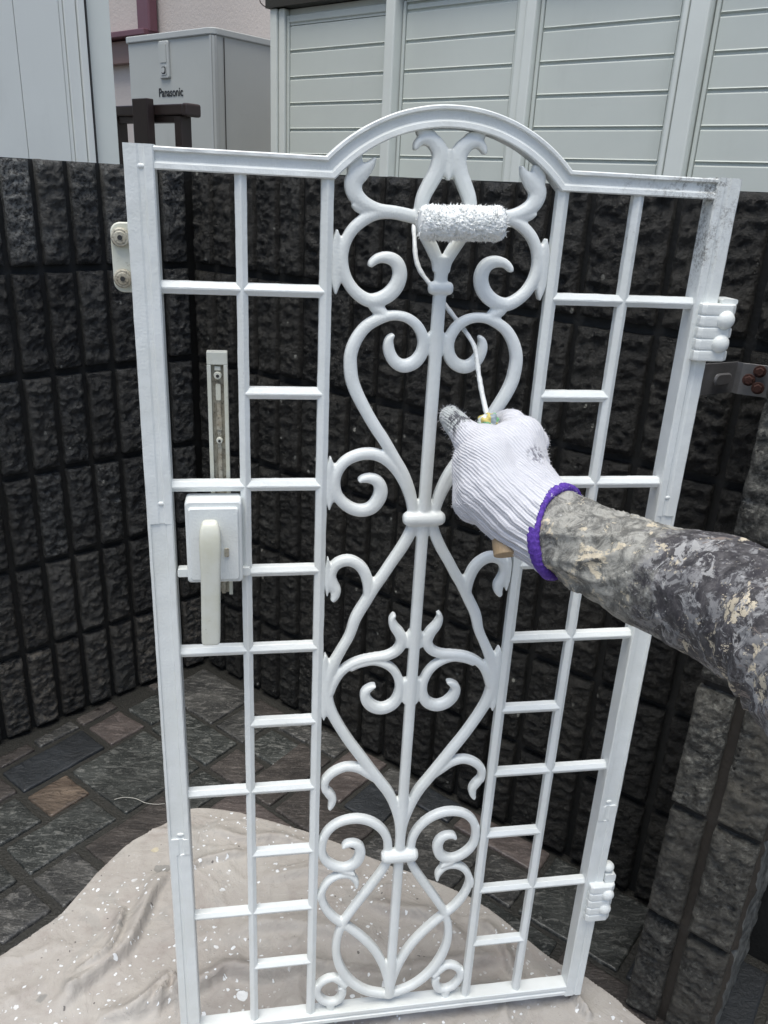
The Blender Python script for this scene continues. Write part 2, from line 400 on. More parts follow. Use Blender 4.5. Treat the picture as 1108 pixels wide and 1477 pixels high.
# ------------------------------------------------------------------ block walls
def block_variant(w, h, d, seed, nx=12, nz=42):
    """one rough split-faced rib: x across, z up, front towards -y"""
    bm = bmesh.new(); g = {}
    for i in range(nx + 1):
        for j in range(nz + 1):
            x = w * i / nx; z = h * j / nz
            e = min(i, nx - i) / nx * w; ez = min(j, nz - j) / nz * h
            edge = min(1.0, e / 0.006) * min(1.0, ez / 0.008)
            p = Vector((x * 1.0, z, seed * 7.3))
            pz = Vector((p.x, p.y * 1.7, p.z))
            dep = (noise.fractal(pz * 42, 0.75, 2.1, 5) * 0.0055 + noise.noise(p * 15) * 0.0045
                   - abs(noise.noise(pz * 75)) * 0.006 + max(0, noise.noise(pz * 28)) * 0.005)
            y = -d - dep * (0.3 + 0.7 * edge) + (1 - edge) * 0.0045
            jx = noise.noise(Vector((z * 55, seed * 3.1, i and 1.0))) * 0.0014 if i in (0, nx) else 0
            jz = noise.noise(Vector((x * 80, seed * 5.7, j and 1.0))) * 0.0015 if j in (0, nz) else 0
            g[i, j] = bm.verts.new((x + jx, y, z + jz))
    for i in range(nx):
        for j in range(nz): bm.faces.new((g[i, j], g[i + 1, j], g[i + 1, j + 1], g[i, j + 1]))
    loop = [g[i, 0] for i in range(nx + 1)] + [g[nx, j] for j in range(1, nz + 1)] + [g[i, nz] for i in range(nx - 1, -1, -1)] + [g[0, j] for j in range(nz - 1, 0, -1)]
    back = [bm.verts.new((v.co.x, 0.002, v.co.z)) for v in loop]
    n = len(loop)
    for i in range(n): bm.faces.new((loop[i], back[i], back[(i + 1) % n], loop[(i + 1) % n]))
    bmesh.ops.recalc_face_normals(bm, faces=bm.faces)
    me = bpy.data.meshes.new('block')
    for f in bm.faces: f.smooth = True
    bm.to_mesh(me); bm.free()
    return me
PITCH, RW, CH, BH, PROUD = 0.064, 0.0500, 0.2, 0.1850, 0.019
def variants(mat, w, n=12, s0=0):
    out = []
    for k in range(n):
        me = block_variant(w, BH, PROUD, s0 + k + 1); me.materials.append(mat); out.append(me)
    return out
def wall(name, label, origin, direc, normal, s0, s1, thick, mat, core, ribs, courses=6, seed=1):
    root = empty(name, origin + direc * s0)
    tag(root, label, 'wall')
    ang = math.atan2(direc.y, direc.x)
    flip = direc.x * normal.y - direc.y * normal.x    # +: normal is left of direction
    # local frame: x along direc, front (-y local) = normal
    root.rotation_euler = (0, 0, ang)
    bm = bmesh.new(); L = s1 - s0
    nx = int(L / 0.02); nz = 60
    sy = PROUD
    box(bm, 0, L, sy, thick, -0.029, 1.190)
    bmesh.ops.subdivide_edges(bm, edges=[e for e in bm.edges if (e.verts[0].co - e.verts[1].co).length > 0.3], cuts=24, use_grid_fill=True)
    for v in bm.verts:
        if v.co.y < sy + 1e-4: v.co.y += noise.noise(Vector((v.co.x, v.co.z, seed)) * 30) * 0.0015
    obj('wall_core', bm, core, root)
    vs = variants(mat, RW, 12, seed * 20)
    r = random.Random(seed)
    for s in ribs:
        for c in range(courses):
            o = link('block', r.choice(vs), None, root)
            o.location = (s - s0 + r.uniform(-.0008, .0008), PROUD + r.uniform(0, .0015), c * CH + 0.0040 + r.uniform(-.0015, .0015))
    return root
# left wall: runs from far left-near to the corner; face normal LN (towards the patio)
ribs = [-PITCH * k - RW for k in range(0, 40)]
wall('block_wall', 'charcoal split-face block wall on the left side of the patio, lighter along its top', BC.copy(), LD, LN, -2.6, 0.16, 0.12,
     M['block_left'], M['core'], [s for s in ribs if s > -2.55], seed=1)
ribs = [0.012 + PITCH * k for k in range(0, 33)]
wall('block_wall', 'long dark split-face block wall behind the white gate', BC.copy(), BD, BN, 0.0, 2.12, 0.12,
     M['block_back'], M['core'], [s for s in ribs if not (1.19 < s < 1.36)], seed=2)

# pillar (stub of block wall standing 0.2 m out of the back wall)
PO = BC + BD * 1.236 + BN * 0.2095
root = empty('block_pillar', PO); root.rotation_euler = (0, 0, math.atan2(BD.y, BD.x))
tag(root, 'narrow grey split-face block pillar that carries the gate hinges, at the right', 'pillar')
bm = bmesh.new(); box(bm, 0.003, 0.124, 0.013, 0.2, -0.029, 1.189)
bmesh.ops.subdivide_edges(bm, edges=[e for e in bm.edges if (e.verts[0].co - e.verts[1].co).length > 0.5], cuts=140, use_grid_fill=True)
bmesh.ops.subdivide_edges(bm, edges=[e for e in bm.edges if 0.1 < (e.verts[0].co - e.verts[1].co).length < 0.5], cuts=12, use_grid_fill=True)
for v in bm.verts:
    q = (v.co.z / CH) % 1.0
    joint = 1.0 if (q < 0.012 or q > 0.97) else 0.0
    if v.co.x > 0.12:
        v.co.x += noise.fractal(v.co * 60, 0.8, 2, 4) * 0.004 - joint * 0.006 + (noise.noise(v.co * 25) * 0.005 if v.co.y > 0.1 else 0)
pc_ = obj('pillar_core', bm, M['pgroove'], root, smooth=True); pc_.data.materials.append(M['pcore'])
for p_ in pc_.data.polygons:
    if p_.normal.x > 0.4 and p_.center.x > 0.09: p_.material_index = 1
vs1 = variants(M['block_pillar'], 0.047, 6, 200); vs2 = variants(M['block_pillar'], 0.0575, 6, 240)
for c in range(6):
    for s, vs in ((0.0, vs1), (0.0605, vs2)):
        o = link('block', vs[c], None, root); o.location = (s + rng.uniform(-.0008, .0008), 0.014, c * CH + 0.0035)

# ------------------------------------------------------------------ drop cloth
def in_poly(x, y, P):
    c = False; n = len(P)
    for i in range(n):
        x1, y1 = P[i]; x2, y2 = P[(i + 1) % n]
        if (y1 > y) != (y2 > y) and x < (x2 - x1) * (y - y1) / (y2 - y1) + x1: c = not c
    return c
edge_px = [(0, 1382), (60, 1340), (90, 1318), (115, 1290), (150, 1250), (195, 1212), (240, 1188), (272, 1168), (330, 1170), (380, 1183),
           (440, 1200), (484, 1216), (550, 1244), (612, 1267), (684, 1298), (735, 1335), (780, 1372), (812, 1394), (846, 1411), (880, 1434), (930, 1477)]
E = [floor_pt(*p) for p in edge_px]
first = E[0] + (E[0] - E[2]).normalized() * 0.35; last = E[-1] + (E[-1] - E[-4]).normalized() * 0.25
E = [Vector((first.x - .1, -0.25, 0)), first] + E + [last, Vector((last.x + .1, -0.25, 0))]
E = [Vector(p) for p in catmull([tuple(p) for p in E], 0.02)] + [Vector((0.5, -0.3, 0)), Vector((-0.9, -0.3, 0))]
EP = [(p.x + noise.noise(p * 60) * .0025, p.y + noise.noise(p * 60 + Vector((5, 5, 5))) * .0025) for p in E]
EA = np.array(EP); EB = np.roll(EA, -1, axis=0)
def edge_dist(x, y):
    p = np.array([x, y]); d = EB - EA; t = np.clip(((p - EA) * d).sum(1) / np.maximum((d * d).sum(1), 1e-12), 0, 1)
    q = EA + d * t[:, None]; r = np.hypot(*(q - p).T); i = int(r.argmin()); return r[i], q[i]
def fold(path, width, height, skew=0.0):
    return ([tuple(floor_pt(*p))[:2] for p in path], width, height, skew)
folds = [
    fold([(108, 1412), (140, 1400), (165, 1375), (178, 1330), (180, 1310)], .010, .013),
    fold([(95, 1420), (100, 1440), (120, 1430)], .009, .006),
    fold([(80, 1470), (120, 1430), (180, 1380), (205, 1335), (225, 1290), (245, 1262)], .016, .015),
    fold([(140, 1480), (200, 1465), (235, 1430), (262, 1425)], .014, .012),
    fold([(225, 1477), (245, 1430), (252, 1428), (262, 1477)], .008, .011),
    fold([(262, 1272), (290, 1250), (330, 1240), (360, 1232)], .011, .009),
    fold([(180, 1477), (300, 1425), (330, 1408), (380, 1415), (450, 1405), (500, 1402)], .016, .016),
    fold([(330, 1355), (400, 1340), (470, 1350), (560, 1372)], .022, .010),
    fold([(470, 1405), (540, 1422), (600, 1410), (680, 1395), (745, 1390)], .018, .012),
    fold([(520, 1300), (560, 1318), (620, 1330), (680, 1380)], .016, .010),
    fold([(300, 1200), (350, 1215), (400, 1212), (455, 1228)], .012, .007),
    fold([(380, 1275), (450, 1262), (520, 1270)], .016, .008),
    fold([(690, 1330), (720, 1365), (735, 1405), (760, 1430)], .012, .009),
    fold([(820, 1440), (850, 1477)], .007, .016),
    fold([(560, 1477), (620, 1455), (700, 1440), (780, 1445)], .016, .010),
]
FS = []
for path, w, h, sk in folds:
    P3 = catmull([(a, b, 0) for a, b in path], 0.006); FS.append((np.array(P3)[:, :2], w * .75, h * 1.5))
rf = random.Random(21)
for _ in range(34):
    x, y = rf.uniform(-.8, .45), rf.uniform(.1, 1.25); a = rf.gauss(.75, .5); P2 = []
    for k in range(rf.randint(12, 40)):
        P2.append((x, y)); a += rf.gauss(0, .10); x += math.cos(a) * .008; y += math.sin(a) * .008
    FS.append((np.array(P2), rf.uniform(.005, .011), rf.uniform(.002, .0065)))
STEP = 0.0036
x0, x1, y0, y1 = -0.9, 0.62, -0.28, 1.42
nxg, nyg = int((x1 - x0) / STEP), int((y1 - y0) / STEP)
XS = x0 + STEP * np.arange(nxg + 1); YS = y0 + STEP * np.arange(nyg + 1)
GX, GY = np.meshgrid(XS, YS, indexing='ij')
def inside_grid(px, py):
    c = np.zeros(px.shape, bool)
    for (ax_, ay_), (bx_, by_) in zip(EA, EB):
        if ay_ == by_: continue
        m_ = ((ay_ > py) != (by_ > py)) & (px < (bx_ - ax_) * (py - ay_) / (by_ - ay_) + ax_)
        c ^= m_
    return c
INS = inside_grid(GX, GY)
DE = np.full(GX.shape, 9.0)
for a_, b_ in zip(EA, EB):
    d_ = b_ - a_; l2 = float(d_ @ d_)
    if l2 < 1e-10: continue
    t_ = np.clip(((GX - a_[0]) * d_[0] + (GY - a_[1]) * d_[1]) / l2, 0, 1)
    DE = np.minimum(DE, np.hypot(GX - a_[0] - t_ * d_[0], GY - a_[1] - t_ * d_[1]))
EW = np.clip(DE / 0.05, 0, 1)
Z = 0.0018 + 0.0022 * EW
for P2, w, h in FS:
    lo = P2.min(0) - 4 * w; hi = P2.max(0) + 4 * w
    ii = np.where((XS > lo[0]) & (XS < hi[0]))[0]; jj = np.where((YS > lo[1]) & (YS < hi[1]))[0]
    if not len(ii) or not len(jj): continue
    sx = GX[ii[0]:ii[-1] + 1, jj[0]:jj[-1] + 1]; sy = GY[ii[0]:ii[-1] + 1, jj[0]:jj[-1] + 1]
    dd = np.full(sx.shape, 9.0); tt = np.zeros(sx.shape); sd2 = np.zeros(sx.shape, bool)
    for k, (a, b) in enumerate(P2):
        r = np.hypot(sx - a, sy - b); mk = r < dd; tt[mk] = k / max(1, len(P2) - 1)
        tx, ty = P2[min(k + 1, len(P2) - 1)] - P2[max(k - 1, 0)]
        side = (tx * (sy - b) - ty * (sx - a)) < 0
        dd[mk] = r[mk]; sd2[mk] = side[mk]
    en = np.clip(np.minimum(tt, 1 - tt) / 0.2, 0.0, 1) ** 0.7
    Z[ii[0]:ii[-1] + 1, jj[0]:jj[-1] + 1] += h * en * np.exp(-(dd / np.where(sd2, w * .5, w * 1.7)) ** 2)
idx = {}; verts = []
use = INS.copy(); use[1:, :] |= INS[:-1, :]; use[:-1, :] |= INS[1:, :]; use[:, 1:] |= INS[:, :-1]; use[:, :-1] |= INS[:, 1:]
for i in range(nxg + 1):
    for j in range(nyg + 1):
        if not use[i, j]: continue
        x, y, z = float(XS[i]), float(YS[j]), float(Z[i, j])
        q = Vector((x, y, 0))
        ridge = 1 - abs(noise.noise(Vector((x * 9 - y * 6, x * 5 + y * 9, 1.7)))) * 2.4
        z0_ = z; z += max(0.0, ridge) ** 3 * 0.0028 + noise.fractal(q * 8, 0.8, 2, 4) * 0.0024 + max(0, 1 - abs(noise.noise(q * 24 + Vector((3, 1, 0)))) * 4) ** 2 * 0.0008 + max(0, 1 - abs(noise.noise(Vector((x * 7 + y * 5, y * 9 - x * 4, 9.3)))) * 16) * 0.0022 + max(0, 1 - abs(noise.noise(Vector((x * 15 - y * 4, y * 13 + x * 6, 5.3)))) * 12) * 0.0011
        if not INS[i, j]:
            d, qq = edge_dist(x, y); x, y = float(qq[0]), float(qq[1]); z = 0.0016
        if INS[i, j]: z = z0_ + (z - z0_) * (0.35 + 0.65 * float(EW[i, j]))
        z = max(z, 0.0018)
        idx[i, j] = len(verts); verts.append((x, y, z))
faces = []
for i in range(nxg):
    for j in range(nyg):
        k = [(i, j), (i + 1, j), (i + 1, j + 1), (i, j + 1)]
        if all(c in idx for c in k) and any(INS[c] for c in k): faces.append([idx[c] for c in k])
me = bpy.data.meshes.new('drop_cloth'); me.from_pydata(verts, [], faces); me.update()
for p in me.polygons: p.use_smooth = True
m = MB('canvas_drop_cloth', rough=0.8)
c = m.mix(m.ramp(m.noise(5, 5, 0.6), 0.3, 0.7), (0.345, 0.320, 0.298), (0.415, 0.395, 0.368))
c = m.mix(m.math('MULTIPLY', m.ramp(m.noise(13, 5, 0.65), 0.5, 0.72), 0.45), c, (0.25, 0.215, 0.20))
c = m.mix(m.math('MULTIPLY', m.ramp(m.noise(60, 5, 0.7), 0.45, 0.75), 0.3), c, (0.45, 0.435, 0.405))
wv = m.noise(8, 3, 0.6)
wp = m.n('ShaderNodeVectorMath'); wp.operation = 'ADD'; m.l(m.pos, wp.inputs[0])
nv = m.n('ShaderNodeTexNoise'); nv.inputs['Scale'].default_value = 90; nv.inputs['Detail'].default_value = 2; m.l(m.pos, nv.inputs['Vector'])
sc_ = m.n('ShaderNodeVectorMath'); sc_.operation = 'SCALE'; sc_.inputs['Scale'].default_value = 0.010; m.l(nv.outputs['Color'], sc_.inputs[0]); m.l(sc_.outputs[0], wp.inputs[1])
wpo = m.map(wp.outputs[0], (1, 1, 0.0))
def splat(scale, size, frac, off):
    vec = m.map(wpo, (1, 1, 1), (0, 0, off), (off * 3.1, off, 0))
    d = m.vor(scale, vec=vec); cc = m.sep(m.vor(scale, vec=vec, out='Color'))
    th = m.math('MULTIPLY', cc[1], size)
    return m.math('MULTIPLY', m.ramp(m.math('SUBTRACT', d, th), 0.012, -0.012), m.math('GREATER_THAN', cc[0], 1 - frac))
c = m.mix(m.math('MULTIPLY', splat(14, 0.24, 0.4, 2.0), 0.6), c, (0.17, 0.175, 0.17))
c = m.mix(m.math('MULTIPLY', splat(18, 0.20, 0.14, 5.0), 0.6), c, (0.55, 0.49, 0.33))
clu = m.ramp(m.noise(9, 3, .6), .42, .58)
s1 = splat(19, 0.19, 0.14, 0.7); s2 = m.math('MULTIPLY', splat(60, 0.25, 0.55, 1.3), clu); s3 = m.math('MULTIPLY', splat(120, 0.34, 0.60, 2.4), m.ramp(m.noise(6, 3, .6, m.map(m.pos, loc=(4, 2, 0))), .40, .56))
c = m.mix(m.math('MULTIPLY', splat(110, 0.24, 0.09, 3.3), 0.8), c, (0.07, 0.065, 0.065))
c = m.mix(m.math('MULTIPLY', m.ramp(m.noise(120, 5, .8), .60, .68), .45), c, (0.20, 0.18, 0.165))
c = m.mix(m.math('MULTIPLY', m.ramp(m.noise(7, 6, .7, m.map(m.pos, loc=(2, 7, 0)), 1.5), .56, .60), .30), c, (0.28, 0.28, 0.268))
wh = m.math('MAXIMUM', m.math('MAXIMUM', s1, s2), s3)
c = m.mix(m.math('MULTIPLY', wh, 0.95), c, (0.76, 0.79, 0.82))
m.color(c); m.rough(m.math('SUBTRACT', 0.85, m.math('MULTIPLY', wh, 0.45)))
rdg = m.math('ABSOLUTE', m.math('SUBTRACT', m.noise(11, 5, 0.6, dist=1.6), 0.5)); rdg2 = m.math('ABSOLUTE', m.math('SUBTRACT', m.noise(26, 4, 0.6, m.map(m.pos, loc=(3, 3, 0)), 1.2), 0.5))
m.bump(m.ramp(rdg, 0.0, 0.22), 0.0035, 0.35).bump(m.ramp(rdg2, 0.0, 0.30), 0.0012, 0.3).bump(m.noise(45, 5, 0.6), 0.004, 0.5).bump(m.noise(500, 3), 0.0006, 0.5).bump(wh, 0.0012, 0.8)
o = link('drop_cloth', me, m.m)
tag(o, 'paint-splattered beige canvas drop cloth spread in folds on the stone paving under the gate', 'drop cloth')

bm = bmesh.new(); tube(bm, [Vector(p) for p in catmull([tuple(floor_pt(x, y, .0035)) for x, y in ((165, 1153), (180, 1150), (196, 1152), (210, 1158), (226, 1160), (238, 1159))], .003)], .0005, 5)
mt_ = MB('pale_thread', rough=.8, color=(.5, .49, .45)); tag(obj('thread', bm, mt_.m, smooth=True), 'fine pale thread lying on the dark stone tiles beside the drop cloth', 'thread')
# ------------------------------------------------------------------ the white gate
GL = Vector((-0.24885, 0.77714, 0)); GR = Vector((0.34453, 0.88302, 0)); GA = math.atan2(GR.y - GL.y, GR.x - GL.x)
gate = empty('garden_gate', (GL.x, GL.y, 0), GA)
tag(gate, 'white cast aluminium garden gate with arched top, scrollwork centre and lattice sides, being painted', 'gate')
GM = Matrix.Translation(GL) @ Matrix.Rotation(GA, 4, 'Z')
mm = 0.001

def set_wear(me, fn):
    a = me.attributes.new('wear', 'FLOAT', 'POINT')
    a.data.foreach_set('value', [fn(v.co) for v in me.vertices])
def wear_fn(co):
    # top right corner of the gate still waits for its second coat
    u, z = co.x, co.z
    a = (0.72 if u > 0.577 else 1.0) * max(0.0, min(1.0, (u - 0.36) / 0.22)) * max(0.0, min(1.0, (z - 1.03) / 0.10))
    b = 0.45 * max(0.0, min(1.0, (z - 1.17) / 0.02)) * (1 if 0.2 < u < 0.45 else 0.4)
    return max(a, b)

def bar(name, u0, z0, u1, z1, w=0.0115, prof='roof', y0=0.0025, depth=0.011, seed=0, mat=None):
    """a straight cast bar from (u0,z0) to (u1,z1) with a roof-shaped front"""
    a = Vector((u0, 0, z0)); b = Vector((u1, 0, z1)); L = (b - a).length; d = (b - a) / L; s = Vector((d.z, 0, -d.x))
    hw = w / 2
    P = [(-hw, depth), (-hw, 0.0038), (-hw * 0.93, 0.0030), (-0.0007, 0.0), (0.0007, 0.0), (hw * 0.93, 0.0030), (hw, 0.0038), (hw, depth)]
    n = max(2, int(L / 0.003)); bm = bmesh.new(); rings = []
    for i in range(n + 1):
        c = a + d * (L * i / n); r = []
        for k, (x, y) in enumerate(P):
            q = c + s * x
            e = noise.noise(Vector((q.x * 160, k * 9.1 + seed, q.z * 160))) * 0.00022 + noise.noise(Vector((q.x * 45, k * 3 + seed, q.z * 45))) * 0.00025
            f = (1 if x > 0 else -1)
            r.append(bm.verts.new(c + s * (x + f * e) + Vector((0, y0 + y + e * (0.5 if y < 0.0035 else 0), 0))))
        rings.append(r)
    m_ = len(P)
    for p, q in zip(rings, rings[1:]):
        for k in range(m_): bm.faces.new((p[k], p[(k + 1) % m_], q[(k + 1) % m_], q[k]))
    bm.faces.new(rings[0]); bm.faces.new(list(reversed(rings[-1])))
    o = obj(name, bm, mat or M['white_worn'], gate)
    set_wear(o.data, wear_fn)
    return o
def profile_sweep(name, path, prof, mat=None, closed=False, sharp=True, y_noise=0.0, step=None):
    """path: list of (u,z); prof: list of (across,y) closed outline; across positive to the left of travel"""
    bm = bmesh.new(); rings = []; n = len(path); P = [Vector((p[0], 0, p[1])) for p in path]
    for i, p in enumerate(P):
        if i == 0: d0 = d1 = (P[1] - p).normalized()
        elif i == n - 1: d0 = d1 = (p - P[i - 1]).normalized()
        else: d0 = (p - P[i - 1]).normalized(); d1 = (P[i + 1] - p).normalized()
        t = (d0 + d1).normalized(); s = Vector((-t.z, 0, t.x)); k = 1.0 / max(0.4, t.dot(d0))
        r = []
        for j, (x, y) in enumerate(prof):
            q = p + s * (x * k)
            e = noise.noise(Vector((q.x * 70, j * 5.3, q.z * 70))) * y_noise
            r.append(bm.verts.new((q.x, y + e, q.z + e * 0.5)))
        rings.append(r)
    m_ = len(prof)
    for a, b in zip(rings, rings[1:]):
        for k in range(m_): bm.faces.new((a[k], a[(k + 1) % m_], b[(k + 1) % m_], b[k]))
    bm.faces.new(rings[0]); bm.faces.new(list(reversed(rings[-1])))
    o = obj(name, bm, mat or M['white_worn'], gate)
    set_wear(o.data, wear_fn)
    return o
def dens(a, b, step=0.004):
    n = max(1, int(math.dist(a, b) / step)); return [(a[0] + (b[0] - a[0]) * i / n, a[1] + (b[1] - a[1]) * i / n) for i in range(n)]

# stiles: three lengths of differing mouldings cast as one piece
def stile(side):
    mir = (lambda u: u) if side == 0 else (lambda u: 0.602 - u)
    bm = bmesh.new()
    D = 0.022
    A = [(0, D), (0, 0.0012), (.0012, 0), (.0115, 0), (.0135, .0011), (.0170, .0011), (.0190, -.0012), (.0255, -.0012), (.0268, 0.0003), (.0268, D)]
    B = [(0, D), (0, 0.0012), (.0012, 0), (.0030, 0), (.0038, .0019), (.0190, .0019), (.0200, -.0004), (.0255, -.0012), (.0268, 0.0003), (.0268, D)]
    C = [(0, D), (0, 0.0012), (.0012, 0), (.0090, 0), (.0100, .0012), (.0125, .0012), (.0136, 0), (.0255, -.0002), (.0268, 0.0010), (.0268, D)]
    zs = []
    z = 0.028
    lv = [(0.028, C), (0.372, C), (0.374, A), (0.398, A), (0.3985, B), (0.829, B), (0.8295, A), (1.1965, A)]
    rings = []
    for (za, pa), (zb, pb) in zip(lv, lv[1:]):
        n = max(1, int((zb - za) / 0.004))
        for i in range(n):
            t = i / n
            rings.append((za + (zb - za) * t, [(pa[k][0] * (1 - t) + pb[k][0] * t, pa[k][1] * (1 - t) + pb[k][1] * t) for k in range(len(pa))]))
    rings.append((1.1965, A))
    RR = []
    for z, pr in rings:
        r = []
        for k, (x, y) in enumerate(pr):
            e = noise.noise(Vector((k * 4.7, side * 9, z * 60))) * 0.0003 if y < 0.01 else 0
            r.append(bm.verts.new((mir(x + e * 0.7), y + e, z)))
        RR.append(r)
    m_ = len(A)
    for a, b in zip(RR, RR[1:]):
        for k in range(m_): bm.faces.new((a[k], a[(k + 1) % m_], b[(k + 1) % m_], b[k]))
    bm.faces.new(RR[0]); bm.faces.new(list(reversed(RR[-1])))
    o = obj('stile', bm, M['white_worn'], gate); set_wear(o.data, lambda c: wear_fn(c) if side else 0)
    # small cast studs near the joints
    return o
stile(0); stile(1)
for u, z in ((0.0145, 1.178), (0.0150, 0.852), (0.5875, 0.852), (0.0150, 0.405), (0.5875, 0.405)):
    bm = bmesh.new(); sphere(bm, (u, 0.0014, z), 0.0034, (1.3, 0.5, 0.7), 14, 8); obj('stud', bm, M['white'], gate, smooth=True)

# top rail with its arch, one casting
cxa, cza, ra = 0.3015, 1.0762, 0.1590
path = dens((0.0262, 1.1855), (0.1865, 1.1855))
a0 = math.atan2(1.1855 - cza, 0.1865 - cxa)
a0 = math.pi - math.asin((1.1855 - cza) / ra); a1 = math.pi - a0
path = dens((0.0262, 1.1855), (cxa + ra * math.cos(a0), 1.1855)) + [(cxa + ra * math.cos(a0 + (a1 - a0) * k / 72), cza + ra * math.sin(a0 + (a1 - a0) * k / 72)) for k in range(73)]
path += dens(path[-1], (0.5758, 1.1855))[1:] + [(0.5758, 1.1855)]
h = 0.0098
prof = [(h, 0.020), (h, 0.0006), (h - .001, -.0004), (h - .0035, -.0004), (h - .0045, .0028), (-h + .0075, .0030), (-h + .0055, .0004), (-h + .0012, .0), (-h, .0012), (-h, .020)]
profile_sweep('top_rail', path, prof, y_noise=0.0003)
# bottom rail
prof = [(.0095, 0.020), (.0095, 0.0010), (.0085, 0.0), (.0030, 0.0), (.0020, .0016), (-.0020, .0016), (-.0030, 0.0), (-.0085, 0.0), (-.0095, .0010), (-.0095, .020)]
profile_sweep('bottom_rail', dens((0.0262, 0.0395), (0.5758, 0.0395)) + [(0.5758, 0.0395)], prof, y_noise=0.0003)

ROWS = [1.0722, 0.9695, 0.8690, 0.7672, 0.6665, 0.5625, 0.4620, 0.3575, 0.2570, 0.1535]
for u in (0.1028, 0.4968): bar('lattice_bar', u, 0.046, u, 1.178, 0.0112, seed=u)
for u in (0.1838, 0.4172): bar('lattice_bar', u, 0.046, u, 1.178, 0.0122, seed=u)
for i, z in enumerate(ROWS):
    if i % 2 == 0:
        bar('lattice_bar', 0.0262, z, 0.1828, z, 0.0118, y0=0.0028, depth=0.0112, seed=i)
        bar('lattice_bar', 0.4182, z, 0.5758, z, 0.0118, y0=0.0028, depth=0.0112, seed=i + 20)
    else:
        bar('lattice_bar', 0.1035, z, 0.1828, z, 0.0118, y0=0.0028, depth=0.0112, seed=i + 40)
        bar('lattice_bar', 0.4182, z, 0.4960, z, 0.0118, y0=0.0028, depth=0.0112, seed=i + 60)

